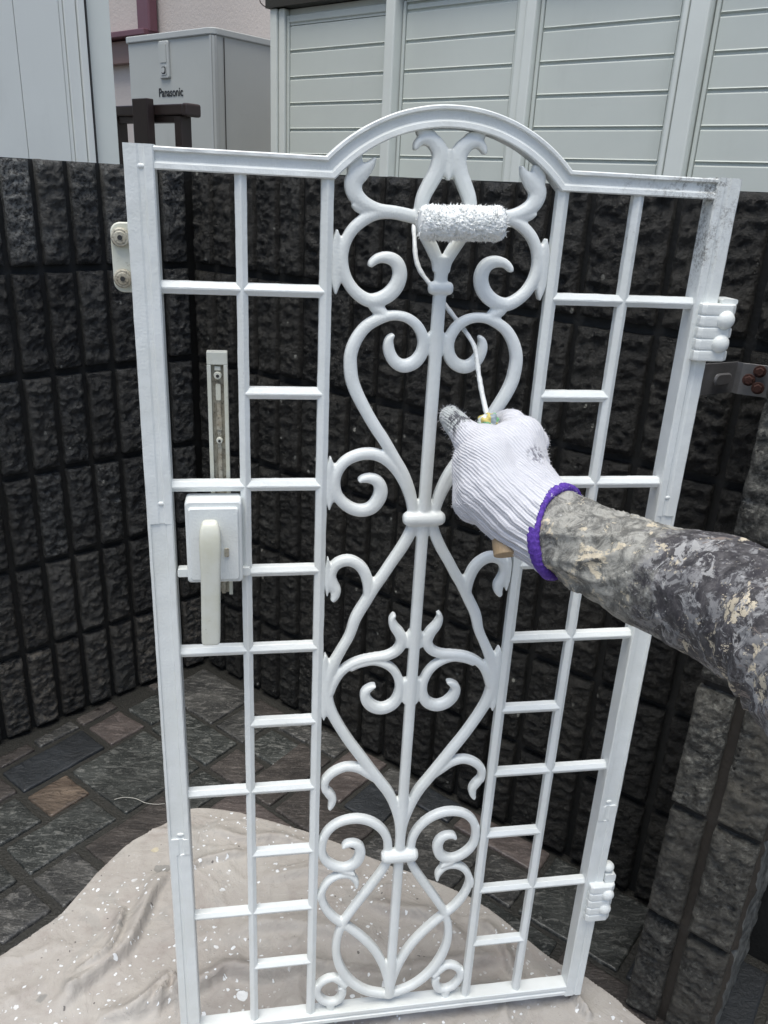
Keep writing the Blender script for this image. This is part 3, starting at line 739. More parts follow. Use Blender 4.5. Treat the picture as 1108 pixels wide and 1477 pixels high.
# scrollwork: centre lines in gate millimetres (u, z, width), left half; mirrored about the centre bar
TR = [
    ('flourish', [(265.7, 1204.6, 3.3), (267.0, 1209.3, 7.1), (272.6, 1214.3, 10.0), (281.5, 1214.0, 13.4), (288.7, 1207.3, 15.4), (291.1, 1198.8, 15.9), (287.9, 1186.7, 15.0), (282.1, 1175.4, 14.6), (277.3, 1165.2, 13.7), (275.3, 1155.0, 13.2), (276.5, 1143.7, 13.3), (281.4, 1130.2, 12.9), (289.4, 1116.6, 12.5), (295.3, 1105.0, 11.6), (296.8, 1095.5, 11.2)]),
    ('ear', [(228.1, 1196.6, 1.9), (224.1, 1189.9, 8.5), (216.1, 1183.0, 15.6), (208.6, 1175.1, 17.5), (210.0, 1164.2, 15.7), (218.9, 1155.8, 13.9), (233.1, 1150.4, 12.6), (250.2, 1148.9, 12.2), (267.5, 1146.1, 11.8), (275.2, 1141.4, 10.8)]),
    ('ring', [(272.6, 1143.1, 9.8), (262.6, 1145.9, 11.3), (247.8, 1148.6, 12.2), (233.2, 1147.5, 12.1), (220.2, 1141.3, 11.6), (208.5, 1130.7, 11.1), (201.7, 1116.7, 10.7), (200.0, 1101.6, 11.2), (204.4, 1085.3, 11.8), (214.3, 1072.5, 12.4), (228.3, 1065.0, 13.5), (243.3, 1068.5, 14.6), (254.1, 1078.5, 15.1), (257.9, 1091.3, 14.5), (254.0, 1102.3, 13.5), (245.1, 1106.7, 11.9), (235.2, 1105.7, 9.4), (228.8, 1100.8, 7.4), (227.4, 1097.4, 4.4)]),
    ('heart upper', [(255.0, 1032.1, 3.6), (251.1, 1028.0, 7.7), (249.9, 1021.6, 10.8), (251.7, 1012.7, 12.2), (257.6, 1003.8, 13.1), (267.0, 999.5, 13.7), (277.4, 1002.9, 13.7), (284.1, 1010.7, 13.1), (286.7, 1021.1, 12.3), (284.9, 1031.2, 11.5), (278.8, 1041.2, 10.9), (270.0, 1047.8, 10.3), (260.2, 1050.7, 9.7), (248.7, 1050.4, 10.2), (237.4, 1046.4, 11.4), (226.9, 1039.9, 11.9), (219.0, 1030.4, 12.4), (213.7, 1019.6, 13.0), (211.1, 1008.2, 13.3), (211.6, 995.4, 13.9), (213.6, 983.7, 14.0), (218.7, 970.7, 13.8), (225.7, 957.5, 13.4), (233.5, 944.1, 13.0), (242.2, 930.5, 12.9), (250.1, 919.4, 12.7), (263.2, 898.7, 12.0), (273.8, 881.1, 12.1), (281.5, 863.2, 11.8), (286.0, 846.4, 11.4), (288.5, 830.6, 11.0)]),
    ('branch ring', [(286.7, 835.9, 10.4), (283.0, 851.6, 11.3), (275.7, 869.7, 12.2), (265.1, 886.2, 12.5), (252.5, 898.0, 12.9), (239.1, 903.4, 12.8), (223.8, 902.5, 12.3), (209.9, 895.7, 11.8), (201.3, 884.1, 11.8), (198.4, 870.4, 12.3), (202.1, 855.2, 12.4), (212.8, 843.5, 13.0), (226.2, 837.9, 13.6), (239.5, 840.5, 14.6), (248.0, 852.0, 15.6), (249.4, 863.6, 15.0), (244.6, 872.5, 13.0), (235.6, 875.8, 10.5), (227.7, 874.7, 7.6), (224.9, 872.2, 4.3)]),
    ('strand', [(289.9, 831.9, 11.0), (288.7, 820.0, 12.5), (284.5, 806.7, 13.1), (276.7, 790.6, 13.1), (266.3, 773.1, 12.6), (257.0, 756.7, 12.7), (247.6, 741.6, 13.2), (238.2, 723.5, 13.3), (227.5, 702.3, 13.3), (221.1, 679.9, 12.0), (212.7, 661.9, 12.0), (204.2, 643.8, 13.3), (197.6, 625.3, 14.9), (195.0, 606.4, 15.8), (197.1, 586.9, 15.2), (203.1, 569.4, 13.6), (213.0, 548.7, 13.0), (226.3, 524.9, 13.1), (241.0, 501.7, 13.3), (254.8, 479.5, 13.5), (267.7, 459.6, 13.7), (279.7, 440.8, 13.8), (288.0, 421.1, 12.7), (295.0, 397.3, 12.2), (298.3, 375.6, 11.6), (300.0, 345.0, 11.8)]),
    ('hook', [(241.1, 727.6, 11.2), (240.4, 744.6, 12.7), (235.4, 761.5, 13.1), (226.7, 772.3, 12.5), (214.9, 776.9, 12.9), (202.7, 772.1, 12.4), (197.3, 759.9, 11.4), (199.1, 747.4, 13.5), (202.8, 740.3, 12.5), (202.0, 731.9, 10.0), (199.1, 726.3, 5.5)]),
    ('small flourish', [(273.5, 705.9, 4.0), (270.9, 699.2, 7.7), (273.8, 688.9, 11.3), (281.1, 678.3, 13.4), (284.2, 666.6, 13.5), (278.8, 655.2, 12.3), (266.8, 648.5, 11.5), (250.6, 646.5, 10.6), (234.5, 643.4, 10.6), (221.5, 637.0, 10.5), (210.7, 627.0, 11.3), (203.0, 613.1, 12.2), (199.3, 598.9, 10.2)]),
    ('inner heart', [(255.4, 607.7, 3.3), (249.3, 605.1, 8.3), (242.8, 597.5, 11.6), (245.4, 585.1, 14.2), (254.8, 575.4, 15.1), (267.5, 573.0, 14.8), (279.8, 580.4, 14.0), (285.3, 594.9, 12.6), (284.4, 610.8, 11.3), (277.2, 626.9, 10.4), (265.4, 637.0, 9.5), (250.8, 641.4, 8.2), (234.7, 638.7, 8.1), (222.7, 633.4, 8.1)]),
    ('lower hook', [(263.1, 464.1, 11.0), (250.7, 474.5, 11.8), (238.4, 483.5, 12.1), (223.3, 486.6, 11.2), (208.5, 480.7, 11.1), (198.1, 469.7, 10.7), (196.2, 456.4, 9.9), (201.8, 446.5, 11.7), (206.4, 437.9, 10.9), (205.5, 428.4, 8.7), (202.8, 421.8, 4.8)]),
    ('low ring', [(284.4, 342.3, 11.7), (282.0, 362.2, 11.6), (273.3, 380.3, 11.5), (257.6, 394.6, 12.1), (237.4, 400.9, 12.0), (216.1, 396.7, 11.2), (201.6, 383.4, 11.2), (194.8, 362.8, 11.3), (196.6, 341.0, 11.4), (208.0, 325.3, 12.8), (225.1, 318.0, 12.9), (240.1, 324.3, 14.3), (246.4, 339.9, 14.3), (244.2, 353.2, 12.9), (236.2, 359.7, 10.8), (227.2, 359.4, 8.7), (222.3, 354.7, 4.7)]),
    ('oval', [(287.6, 333.1, 11.1), (280.1, 311.7, 11.1), (267.4, 288.3, 11.9), (253.4, 264.8, 11.9), (239.6, 241.0, 11.2), (227.1, 216.6, 11.3), (219.5, 188.9, 11.4), (219.2, 157.1, 12.2), (227.3, 125.9, 13.1), (242.8, 98.0, 13.3), (263.8, 77.6, 13.4), (286.6, 67.6, 13.6), (302.6, 64.0, 13.7)]),
    ('low heart', [(243.4, 282.1, 4.2), (241.9, 293.6, 8.3), (232.3, 304.7, 9.6), (217.0, 304.7, 9.5), (203.0, 293.8, 9.5), (195.9, 274.2, 10.3), (200.5, 250.7, 11.1), (213.9, 227.9, 11.9), (233.7, 208.6, 12.0), (254.0, 186.5, 12.2), (273.1, 159.2, 12.4), (286.6, 129.6, 12.6), (294.2, 102.9, 12.0), (297.9, 81.6, 11.3)]),
    ('curl', [(234.3, 91.0, 8.0), (226.8, 101.1, 10.2), (216.6, 110.3, 11.2), (205.0, 108.3, 11.2), (195.3, 98.4, 10.8), (192.9, 83.5, 10.8), (200.4, 68.0, 11.3), (212.4, 60.9, 11.7), (223.3, 63.0, 12.1), (229.4, 73.7, 11.7), (230.0, 85.3, 11.0), (226.1, 91.5, 8.0)]),

]
UC = 0.2998
bmS = bmesh.new(); samples = []; labels = []
def strand(pts, key, kind, y0=0.0035, depth=0.0105, round_=True):
    P = catmull([(p[0] * mm, p[1] * mm, p[2] * mm) for p in pts], 0.0022)
    n = len(P); rings = []
    # rounded ends
    for i in range(n):
        a = P[max(0, i - 1)]; b = P[min(n - 1, i + 1)]; t = np.array([b[0] - a[0], b[1] - a[1]]); t /= (np.linalg.norm(t) + 1e-9)
        s = np.array([-t[1], t[0]]); c = P[i]; hw = max(0.0012, c[2] * 0.5)
        pr = [(-1, depth), (-1, .0034), (-.90, .0016), (-.55, .0004), (0, -.0004), (.55, .0004), (.90, .0016), (1, .0034), (1, depth)]
        rings.append([bmS.verts.new((c[0] + s[0] * x * hw, y0 + y, c[1] + s[1] * x * hw)) for x, y in pr])
        samples.append((c[0], y0 + .004, c[1])); labels.append((key, kind))
    m_ = len(rings[0])
    for a, b in zip(rings, rings[1:]):
        for k in range(m_): bmS.faces.new((a[k], a[(k + 1) % m_], b[(k + 1) % m_], b[k]))
    bmS.faces.new(rings[0]); bmS.faces.new(list(reversed(rings[-1])))
for ki, (nm, pts) in enumerate(TR):
    for sd_ in (0, 1):
        pp = [(p if sd_ == 0 else (2 * UC / mm - p[0], p[1], p[2])) for p in pts]
        strand(pp, (ki, sd_), 'scroll', y0=0.0035 + 0.00013 * ki + 0.0002 * sd_)
strand([(299.8, 1208, 3), (299.8, 1200, 12), (299.8, 1190, 13), (299.8, 1180, 3)], (0, 0), 'scroll', y0=0.0040)
strand([(299.8, 1110, 15), (299.8, 1090, 13), (299.8, 1050, 13.2), (299.8, 980, 13.4), (299.8, 720, 13.2), (299.8, 550, 13.2), (299.8, 350, 13), (299.8, 62, 13)], (90, 0), 'centre_bar', y0=0.0026)
def collar(u, z, w, h_, key):
    P = []
    rr = []
    for i in range(15):
        x = (i / 14 - 0.5) * w; e = math.sqrt(max(0, 1 - (abs(i / 14 - .5) * 2) ** 6)); hh = h_ / 2 * (0.55 + 0.45 * e)
        ring = []
        for k in range(14):
            a = 2 * math.pi * k / 14
            ring.append(bmS.verts.new((u + x, 0.0065 + math.sin(a) * hh * 1.05, z + math.cos(a) * hh + 0.0)))
        rr.append(ring); samples.append((u + x, 0.001, z)); labels.append((key, 'collar'))
    for a, b in zip(rr, rr[1:]):
        for k in range(14): bmS.faces.new((a[k], a[(k + 1) % 14], b[(k + 1) % 14], b[k]))
    bmS.faces.new(rr[0]); bmS.faces.new(list(reversed(rr[-1])))
collar(UC, 0.8285, 0.048, 0.0175, (91, 0)); collar(UC, 0.3360, 0.050, 0.0200, (92, 0)); collar(UC, 1.0795, 0.0255, 0.0135, (93, 0))
def web(u0, z0, u1, z1, w, key):
    for s_ in (0, 1):
        f = (lambda u: u) if s_ == 0 else (lambda u: 2 * UC / mm - u)
        ex = min(13.0 if abs(u0 - u1) < 1.5 and w > 7.5 else 5.0, 0.6 * math.dist((u0, z0), (u1, z1))); L_ = math.dist((u0, z0), (u1, z1)); ux, uz = (u1 - u0) / L_ * ex, (z1 - z0) / L_ * ex
        strand([(f(u0 - ux), z0 - uz, w * .12), (f(u0), z0, w * .9), (f((u0 + u1) / 2), (z0 + z1) / 2, w), (f(u1), z1, w * .9), (f(u1 + ux), z1 + uz, w * .12)], (key, s_), 'scroll', y0=0.0048)
web(194, 1083, 194, 1118, 12, 2); web(193, 853, 193, 887, 12, 4); web(192.5, 575, 192.5, 642, 11, 5); web(193, 746, 193, 768, 8, 6)
web(232, 1060, 243, 1053, 12, 2); web(225, 314, 236, 309, 10, 10); web(250, 1212, 243, 1205, 1, 1) if False else None
web(270, 1222, 283, 1216, 12, 0); web(293, 1201, 299, 1192, 9, 0); web(206, 1186, 212, 1194, 12, 1); web(212, 1152, 222, 1149, 9, 1); web(292, 585, 292, 610, 7, 8); web(292, 665, 295, 680, 8, 7)
web(193, 345, 193, 372, 6, 10); web(193, 278, 192, 270, 6, 12); web(191, 86, 191, 98, 6, 13); web(194, 468, 194, 455, 6, 9); web(212, 58, 214, 50, 12, 13)
web(287, 1010, 292, 1030, 6, 3)
bmesh.ops.recalc_face_normals(bmS, faces=bmS.faces)
meS = bpy.data.meshes.new('scroll_master'); bmS.to_mesh(meS); bmS.free()
oS = bpy.data.objects.new('scroll_master', meS); COL.objects.link(oS)
rm = oS.modifiers.new('r', 'REMESH'); rm.mode = 'VOXEL'; rm.voxel_size = 0.00105; rm.use_smooth_shade = True
sm = oS.modifiers.new('s', 'SMOOTH'); sm.factor = 0.5; sm.iterations = 6
dg = bpy.context.evaluated_depsgraph_get()
mR = bpy.data.meshes.new_from_object(oS.evaluated_get(dg))
bpy.data.objects.remove(oS)
nv_ = len(mR.vertices)
co_ = np.empty(nv_ * 3); mR.vertices.foreach_get('co', co_); co_ = co_.reshape(-1, 3)
no_ = np.empty(nv_ * 3); mR.vertices.foreach_get('normal', no_); no_ = no_.reshape(-1, 3)
# paint lumps
kd = kdtree.KDTree(len(samples))
for i, s_ in enumerate(samples): kd.insert(s_, i)
kd.balance()
keyof = {}
faces_by = {}
for p in mR.polygons:
    c = p.center; i = kd.find((c.x, 0.0075, c.z))[1]
    k = labels[i]; faces_by.setdefault(k, []).append(tuple(p.vertices))
def islands(fl):
    par = {}
    def fnd(a):
        while par.setdefault(a, a) != a: par[a] = par[par[a]]; a = par[a]
        return a
    for f in fl:
        for v in f[1:]: par[fnd(v)] = fnd(f[0])
    g_ = {}
    for f in fl: g_.setdefault(fnd(f[0]), []).append(f)
    return sorted(g_.values(), key=len, reverse=True)
for k_ in [k for k in faces_by if k[1] == 'collar']:
    isl = islands(faces_by[k_]); faces_by[k_] = isl[0]
    for x in isl[1:]: faces_by[((90, 0), 'centre_bar')] += x
for (key, kind), fl in faces_by.items():
    vi = sorted({v for f in fl for v in f}); mp = {v: i for i, v in enumerate(vi)}
    me = bpy.data.meshes.new(kind)
    me.from_pydata([tuple(co_[v]) for v in vi], [], [[mp[v] for v in f] for f in fl]); me.update()
    for p in me.polygons: p.use_smooth = True
    me.normals_split_custom_set_from_vertices([tuple(no_[v]) for v in vi])
    link(kind, me, M['white'], gate)
bpy.data.meshes.remove(mR)

# lock case, lever, rear pull, strike plate, hinges
bm = bmesh.new(); rbox(bm, 0.040, 0.0985, 0.7645, 0.859, -0.012, 0.012, 0.004, taper=0.0015)
lock = obj('lock_case', bm, M['white'], gate, smooth=False); bevel_obj(lock, 0.0006)
bm = bmesh.new(); rbox(bm, 0.0435, 0.095, 0.769, 0.8525, -0.0155, -0.0115, 0.003, taper=0.001); bevel_obj(obj('face_plate', bm, M['white'], lock), 0.0004)
for u in (0.0345, 0.1005):
    bm = bmesh.new(); rbox(bm, u - 0.006, u + 0.006, 0.7665, 0.7755, -0.001, 0.010, 0.002); obj('lug', bm, M['white'], lock)
bm = bmesh.new(); rbox(bm, 0.0855 - 0.006, 0.0855 - 0.001, 0.797, 0.807, -0.0175, -0.0150, 0.0018); obj('thumb_turn', bm, M['grime'], lock)
# lever: broad rounded head turning into a long flat grip
LV = [(0.0665, 0.8465, 0.0125, -0.036), (0.0665, 0.8445, 0.0165, -0.040), (0.0665, 0.838, 0.0212, -0.043), (0.0665, 0.826, 0.0228, -0.045), (0.0663, 0.812, 0.0226, -0.0455),
      (0.0660, 0.795, 0.0208, -0.0455), (0.0655, 0.775, 0.0203, -0.045), (0.0645, 0.740, 0.0203, -0.044), (0.0637, 0.712, 0.0201, -0.043), (0.0635, 0.7055, 0.0196, -0.043), (0.0635, 0.7035, 0.0175, -0.0425)]
bm = bmesh.new(); rings = []
for i, (u, z, w, y) in enumerate(LV):
    th = 0.010 if 0 < i < len(LV) - 1 else 0.007
    r = []
    for k in range(20):
        a = 2 * math.pi * k / 20; ca, sa = math.cos(a), math.sin(a)
        ex = 0.45
        r.append(bm.verts.new((u + w / 2 * abs(ca) ** ex * (1 if ca >= 0 else -1), y + th / 2 + th / 2 * abs(sa) ** 0.6 * (1 if sa >= 0 else -1), z)))
    rings.append(r)
for a, b in zip(rings, rings[1:]):
    for k in range(20): bm.faces.new((a[k], a[(k + 1) % 20], b[(k + 1) % 20], b[k]))
bm.faces.new(rings[0]); bm.faces.new(list(reversed(rings[-1])))
lever = obj('lever_handle', bm, M['cream'], gate, smooth=True)
s_ = lever.modifiers.new('s', 'SUBSURF'); s_.levels = 1; s_.render_levels = 2
bm = bmesh.new(); tube(bm, [GM.inverted() @ (GM @ Vector((0.0668, -0.014, 0.826))), Vector((0.0668, -0.040, 0.826))], 0.0095, 20); obj('spindle', bm, M['cream'], lever, smooth=False)

bm = bmesh.new()
x0_, x1_, zt, zb = 0.0655, 0.0865, 1.0075, 0.730
box(bm, x0_, x0_ + .0042, 0.024, 0.036, zb, zt - 0.013); box(bm, x1_ - .0042, x1_, 0.024, 0.036, zb, zt - 0.013)
box(bm, x0_, x1_, 0.024, 0.036, zt - 0.013, zt); box(bm, x0_ + .0042, x1_ - .0042, 0.0325, 0.036, zb, zt - 0.013)
rear = obj('rear_pull', bm, M['cream'], gate); bevel_obj(rear, 0.0008)
bm = bmesh.new(); box(bm, x0_ + .0045, x1_ - .0045, 0.0318, 0.0324, zb, zt - .0135); obj('channel_floor', bm, M['grime'], rear)
bm = bmesh.new(); box(bm, 0.0742, 0.0785, 0.0275, 0.0317, zb, 0.975); bevel_obj(obj('inner_rail', bm, M['grime'], rear), 0.0006)
bm = bmesh.new(); rbox(bm, 0.0738, 0.0788, 0.957, 0.974, 0.0262, 0.0274, 0.001); obj('badge_plate', bm, M['cream'], rear)
bm = bmesh.new(); rbox(bm, 0.0735, 0.0790, 0.925, 0.940, 0.0262, 0.0274, 0.001); obj('badge_plate', bm, M['grime'], rear)
bm = bmesh.new(); box(bm, 0.0732, 0.0792, 0.0262, 0.0315, 0.9885, 0.9925); obj('clip', bm, M['cream'], rear)
for z, r in ((0.983, 0.0042), (0.9135, 0.0036)):
    bm = bmesh.new(); bmesh.ops.create_cone(bm, cap_ends=True, segments=20, radius1=r, radius2=r * .8, depth=0.003, matrix=Matrix.Translation((0.0762, 0.0255, z)) @ Matrix.Rotation(math.radians(90), 4, 'X'))
    s2_ = obj('screw', bm, M['cream'], rear)
    bm = bmesh.new(); bmesh.ops.create_cone(bm, cap_ends=True, segments=12, radius1=r * .4, radius2=r * .4, depth=0.0008, matrix=Matrix.Translation((0.0762, 0.0237, z)) @ Matrix.Rotation(math.radians(90), 4, 'X'))
    obj('screw_hole', bm, M['dark'], s2_)

bm = bmesh.new(); rbox(bm, -0.0195, 0.018, 1.064, 1.1285, 0.0235, 0.0285, 0.0095, 8, taper=0.001)
plate = obj('strike_plate', bm, M['cream'], gate); bevel_obj(plate, 0.0006)
for z in (1.1150, 1.0775):
    bm = bmesh.new()
    for (r0, y, r1, y1_) in ((0.0088, 0.0234, 0.0088, 0.0190), (0.0088, 0.0190, 0.0076, 0.0176), (0.0060, 0.0174, 0.0052, 0.0168)):
        bmesh.ops.create_cone(bm, cap_ends=True, segments=28, radius1=r0, radius2=r1, depth=abs(y - y1_), matrix=Matrix.Translation((-0.0100, (y + y1_) / 2, z)) @ Matrix.Rotation(math.radians(90), 4, 'X'))
    b_ = obj('bolt', bm, M['grime'], plate)
    bm = bmesh.new(); bmesh.ops.create_cone(bm, cap_ends=True, segments=14, radius1=0.0023, radius2=0.0023, depth=0.0008, matrix=Matrix.Translation((-0.0100, 0.01655, z)) @ Matrix.Rotation(math.radians(90), 4, 'X'))
    obj('bolt_hole', bm, M['dark'], b_)

def hinge(z0, z1, u0, u1, balls, yf):
    bm = bmesh.new(); n = 5; hgt = (z1 - z0) / n
    Rz = []
    for i in range(n):
        for t, ins in ((0.03, .0012), (0.12, 0.0002), (0.30, 0.0), (0.70, 0.0), (0.88, 0.0002), (0.97, .0012)):
            Rz.append((z0 + (i + t) * hgt, ins))
    # plan outline: rounded wrap round the stile's outer edge
    def plan(ins):
        pts = [(u0 + ins, 0.004), (u0 + ins, yf + .003 + ins), (u0 + .004 + ins, yf + ins), (u1 - .008, yf + ins), (u1 - .002 - ins, yf + .004 + ins), (u1 - ins, yf + .010), (u1 - ins, 0.024), (u1 - .004, 0.028), (0.604, 0.028), (0.604, 0.004)]
        return pts
    rings = [[bm.verts.new((x, y, z)) for x, y in plan(ins)] for z, ins in Rz]
    for a, b in zip(rings, rings[1:]):
        for k in range(len(a)): bm.faces.new((a[k], a[(k + 1) % len(a)], b[(k + 1) % len(a)], b[k]))
    bm.faces.new(rings[0]); bm.faces.new(list(reversed(rings[-1])))
    h_ = obj('hinge', bm, M['white'], gate); bevel_obj(h_, 0.0005)
    for (u, z, r) in balls:
        bm = bmesh.new(); sphere(bm, (u, yf + 0.001, z), r, (1, .75, 1), 24, 16); obj('ball_cap', bm, M['white'], h_, smooth=True)
    return h_
h1 = hinge(1.0135, 1.0745, 0.5800, 0.6215, ((0.6080, 1.0580, .0100), (0.6070, 1.0330, .0100)), -0.0110)
bm = bmesh.new(); rbox(bm, 0.604, 0.622, 1.0735, 1.0790, -0.004, 0.018, 0.002); obj('hinge_cap', bm, M['white'], h1)
h2 = hinge(0.1930, 0.2600, 0.5800, 0.6190, ((0.6070, 0.2440, .0092), (0.6065, 0.2170, .0092)), -0.0105)
bm = bmesh.new(); sphere(bm, (0.6080, 0.006, 0.2820), 0.0088, (1, 1, .9), 22, 14); rbox(bm, 0.6025, 0.618, 0.2600, 0.2745, -0.003, 0.018, 0.003); obj('hinge_cap', bm, M['white'], h2, smooth=False)

# ------------------------------------------------------------------ hinge straps on the pillar
def strap(name, label, pts, z0, z1, bolts):
    root = empty(name, (pts[0].x, pts[0].y, z0)); tag(root, label, 'bracket')
    bm = bmesh.new(); th = 0.0028
    front = [(Vector((p.x, p.y, z0)), Vector((p.x, p.y, z1))) for p in pts]
    vs = []
    for i, (a, b) in enumerate(front):
        p = pts[i]; t = (pts[min(i + 1, len(pts) - 1)] - pts[max(i - 1, 0)]).normalized(); n_ = Vector((t.y, -t.x, 0)) * th
        o_ = root.location
        vs.append([bm.verts.new(a - o_), bm.verts.new(b - o_), bm.verts.new(b - n_ - o_), bm.verts.new(a - n_ - o_)])
    for a, b in zip(vs, vs[1:]):
        for k in range(4): bm.faces.new((a[k], a[(k + 1) % 4], b[(k + 1) % 4], b[k]))
    bm.faces.new(vs[0]); bm.faces.new(list(reversed(vs[-1])))
    s_ = obj('strap_plate', bm, M['steel'], root); bevel_obj(s_, 0.0008)
    for (p, nrm_, r) in bolts:
        bm = bmesh.new()
        q = Vector(nrm_).to_track_quat('Z', 'Y').to_matrix().to_4x4()
        bmesh.ops.create_cone(bm, cap_ends=True, segments=6, radius1=r, radius2=r * .9, depth=0.006, matrix=Matrix.Translation(p - root.location) @ q)
        bmesh.ops.create_cone(bm, cap_ends=True, segments=20, radius1=r * 1.3, radius2=r * 1.3, depth=0.002, matrix=Matrix.Translation(p - root.location - Vector(nrm_) * .003) @ q)
        bevel_obj(obj('bolt', bm, M['rust'], root), 0.0008)
    return root
dA, dB = 1.085, 1.105
p1 = pt(1004, 545, 1.04); p2 = pt(1060, 545, 1.075); p3 = pt(1068, 545, 1.068); p4 = pt(1118, 545, 1.05)
zt_, zb_ = pt(1040, 522, 1.06).z, pt(1040, 571, 1.06).z
tn = (p4 - p3).normalized(); nn_ = Vector((tn.y, -tn.x, 0))
st = strap('hinge_bracket', 'bent galvanised steel hinge bracket with rusty bolts beside the upper hinge', [p1, p2, p3, p4], zb_, zt_,
      [(pt(1080, 548, 1.058) + nn_ * .003, nn_, .0062), (pt(1096, 536, 1.053) + nn_ * .003, nn_, .0062), (pt(1093, 560, 1.053) + nn_ * .003, nn_, .0062)])
t2 = (p2 - p1).normalized()
bm = bmesh.new()
Mx = Matrix.Translation(pt(1042, 547, 1.058) - st.location) @ Matrix.Rotation(math.atan2(t2.y, t2.x), 4, 'Z')
rbox(bm, -.016, .016, -.008, .008, -.0030, .0002, .0075, 8, Mx, taper=.0015); obj('embossed_slot', bm, M['steel'], st, smooth=False)
q1 = pt(872, 1308, 1.44); q2 = pt(912, 1290, 1.50); q3 = pt(918, 1290, 1.50); q4 = pt(940, 1292, 1.46)
zt_ = pt(905, 1292, 1.48).z
strap('hinge_bracket', 'dull steel hinge bracket low behind the lower hinge, touching the pillar', [q1, q2, q3, q4], zt_ - .04, zt_, [])

# ------------------------------------------------------------------ buildings behind the walls
SH0 = ray(391, 150); SH0 = Vector((SH0[0], SH0[1], 0)); SH0 = SH0 / SH0.length * 3.0
sa = math.radians(-39)
shed = empty('storage_shed', (SH0.x, SH0.y, 0), sa)
tag(shed, 'pale grey-green steel storage shed with horizontally ribbed door panels behind the back wall', 'shed')
HT = 1.685; SW = 2.6
bm = bmesh.new(); box(bm, 0, SW, 0.03, 0.9, -0.029, HT); obj('shed_body', bm, M['shed_light'], shed)
bm = bmesh.new(); box(bm, -0.012, SW + .03, -0.012, 0.95, HT + .002, HT + 0.09); obj('roof_trim', bm, M['shed_roof'], shed)
def frame(x0, x1, y0, y1, z0=-0.02, z1=HT, mat='shed_light', name='post'):
    bm = bmesh.new(); box(bm, x0, x1, y0, y1, z0, z1); bevel_obj(obj(name, bm, M[mat], shed), 0.004, 2)
frame(0.0, 0.030, -0.004, 0.028); frame(0.034, 0.060, 0.002, 0.028)
frame(0.488, 0.498, 0.008, 0.028); frame(0.500, 0.535, -0.022, 0.029)
frame(0.928, 0.952, 0.0, 0.029); frame(0.955, 0.984, -0.010, 0.029)
frame(1.366, 1.3795, -0.014, 0.029); frame(1.3830, 1.428, -0.018, 0.029); frame(1.83, 1.88, -0.012, 0.029)
def ribbed(x0, x1, ztop, top_frame=True, y=0.014, slat_phase=0.0):
    # each door is a pressed sheet: a frame and separate horizontal ribs divided by grooves
    nm = 'door_panel'
    bm = bmesh.new(); box(bm, x0, x1, y + .006, y + .014, 0.02, HT - .02); dp = obj(nm, bm, M['shed'], shed)
    z = 1.4885 + slat_phase; zs = []
    while z < ztop: z += 0.0755
    z -= 0.0755
    hi = ztop
    while z > 0.1:
        bm = bmesh.new()
        # rib with a sloped lip over the groove
        pr = [(y + .0065, hi - .0015), (y, hi - .006), (y + .0005, z + .006), (y - .0015, z + .0045), (y + .0065, z + .0015)]
        r1_ = [bm.verts.new((x0 + .012, a, b)) for a, b in pr]; r2_ = [bm.verts.new((x1 - .012, a, b)) for a, b in pr]
        for k in range(5): bm.faces.new((r1_[k], r1_[(k + 1) % 5], r2_[(k + 1) % 5], r2_[k]))
        bm.faces.new(r1_); bm.faces.new(list(reversed(r2_)))
        bevel_obj(obj('rib', bm, M['shed'], dp), 0.0015, 2)
        hi = z; z -= 0.0755
    # frame round the ribs
    bm = bmesh.new(); box(bm, x0, x0 + .010, y - .004, y + .005, 0.02, HT - .02); box(bm, x1 - .010, x1, y - .004, y + .005, 0.02, HT - .02)
    bevel_obj(obj('panel_frame', bm, M['shed'], dp), 0.003, 2)
    if top_frame:
        bm = bmesh.new(); box(bm, x0 + .0105, x1 - .0105, y - .004, y + .005, ztop + .001, HT - .02); bevel_obj(obj('panel_frame', bm, M['shed'], dp), 0.003, 2)
ribbed(0.064, 0.484, 1.643, slat_phase=0.0); ribbed(0.538, 0.926, 1.66); ribbed(0.986, 1.363, 1.66); ribbed(1.431, 1.826, 1.66); ribbed(1.885, 2.45, 1.66)

# water heater tank
TK0 = ray(308, 100); TK0 = Vector((TK0[0], TK0[1], 0)); TK0 = TK0 / TK0.length * 3.75
TH = 1.737
tank = empty('water_heater', (TK0.x, TK0.y, 0), sa)
tag(tank, 'tall grey heat pump water heater cabinet between the two sheds', 'water heater')
bm = bmesh.new(); TWd = 0.60; TDp = 0.62
rbox(bm, -TWd, 0.0, 0, 0, 0, 0, 0.0) if False else None
def rprism(bm, x0, x1, y0, y1, z0, z1, r, seg=6):
    pts = []
    for cx, cy, a0_ in ((x1 - r, y1 - r, 0), (x0 + r, y1 - r, 90), (x0 + r, y0 + r, 180), (x1 - r, y0 + r, 270)):
        for k in range(seg + 1):
            a = math.radians(a0_ + 90 * k / seg); pts.append((cx + r * math.cos(a), cy + r * math.sin(a)))
    A_ = [bm.verts.new((x, y, z0)) for x, y in pts]; B_ = [bm.verts.new((x, y, z1)) for x, y in pts]
    for i in range(len(pts)): bm.faces.new((A_[i], A_[(i + 1) % len(pts)], B_[(i + 1) % len(pts)], B_[i]))
    bm.faces.new(B_); bm.faces.new(list(reversed(A_)))
rprism(bm, -TWd, 0, 0, TDp, 0.05, TH - 0.026, 0.025); obj('cabinet', bm, M['tank'], tank, smooth=False)
bm = bmesh.new(); rprism(bm, -TWd - .008, .008, -.008, TDp + .008, TH - 0.0255, TH, 0.032); bevel_obj(obj('top_cover', bm, M['tank_light'], tank), 0.004)
bm = bmesh.new(); rprism(bm, -.028, .0035, -.0035, .030, 0.052, TH - 0.027, 0.022); obj('corner_trim', bm, M['tank_light'], tank)
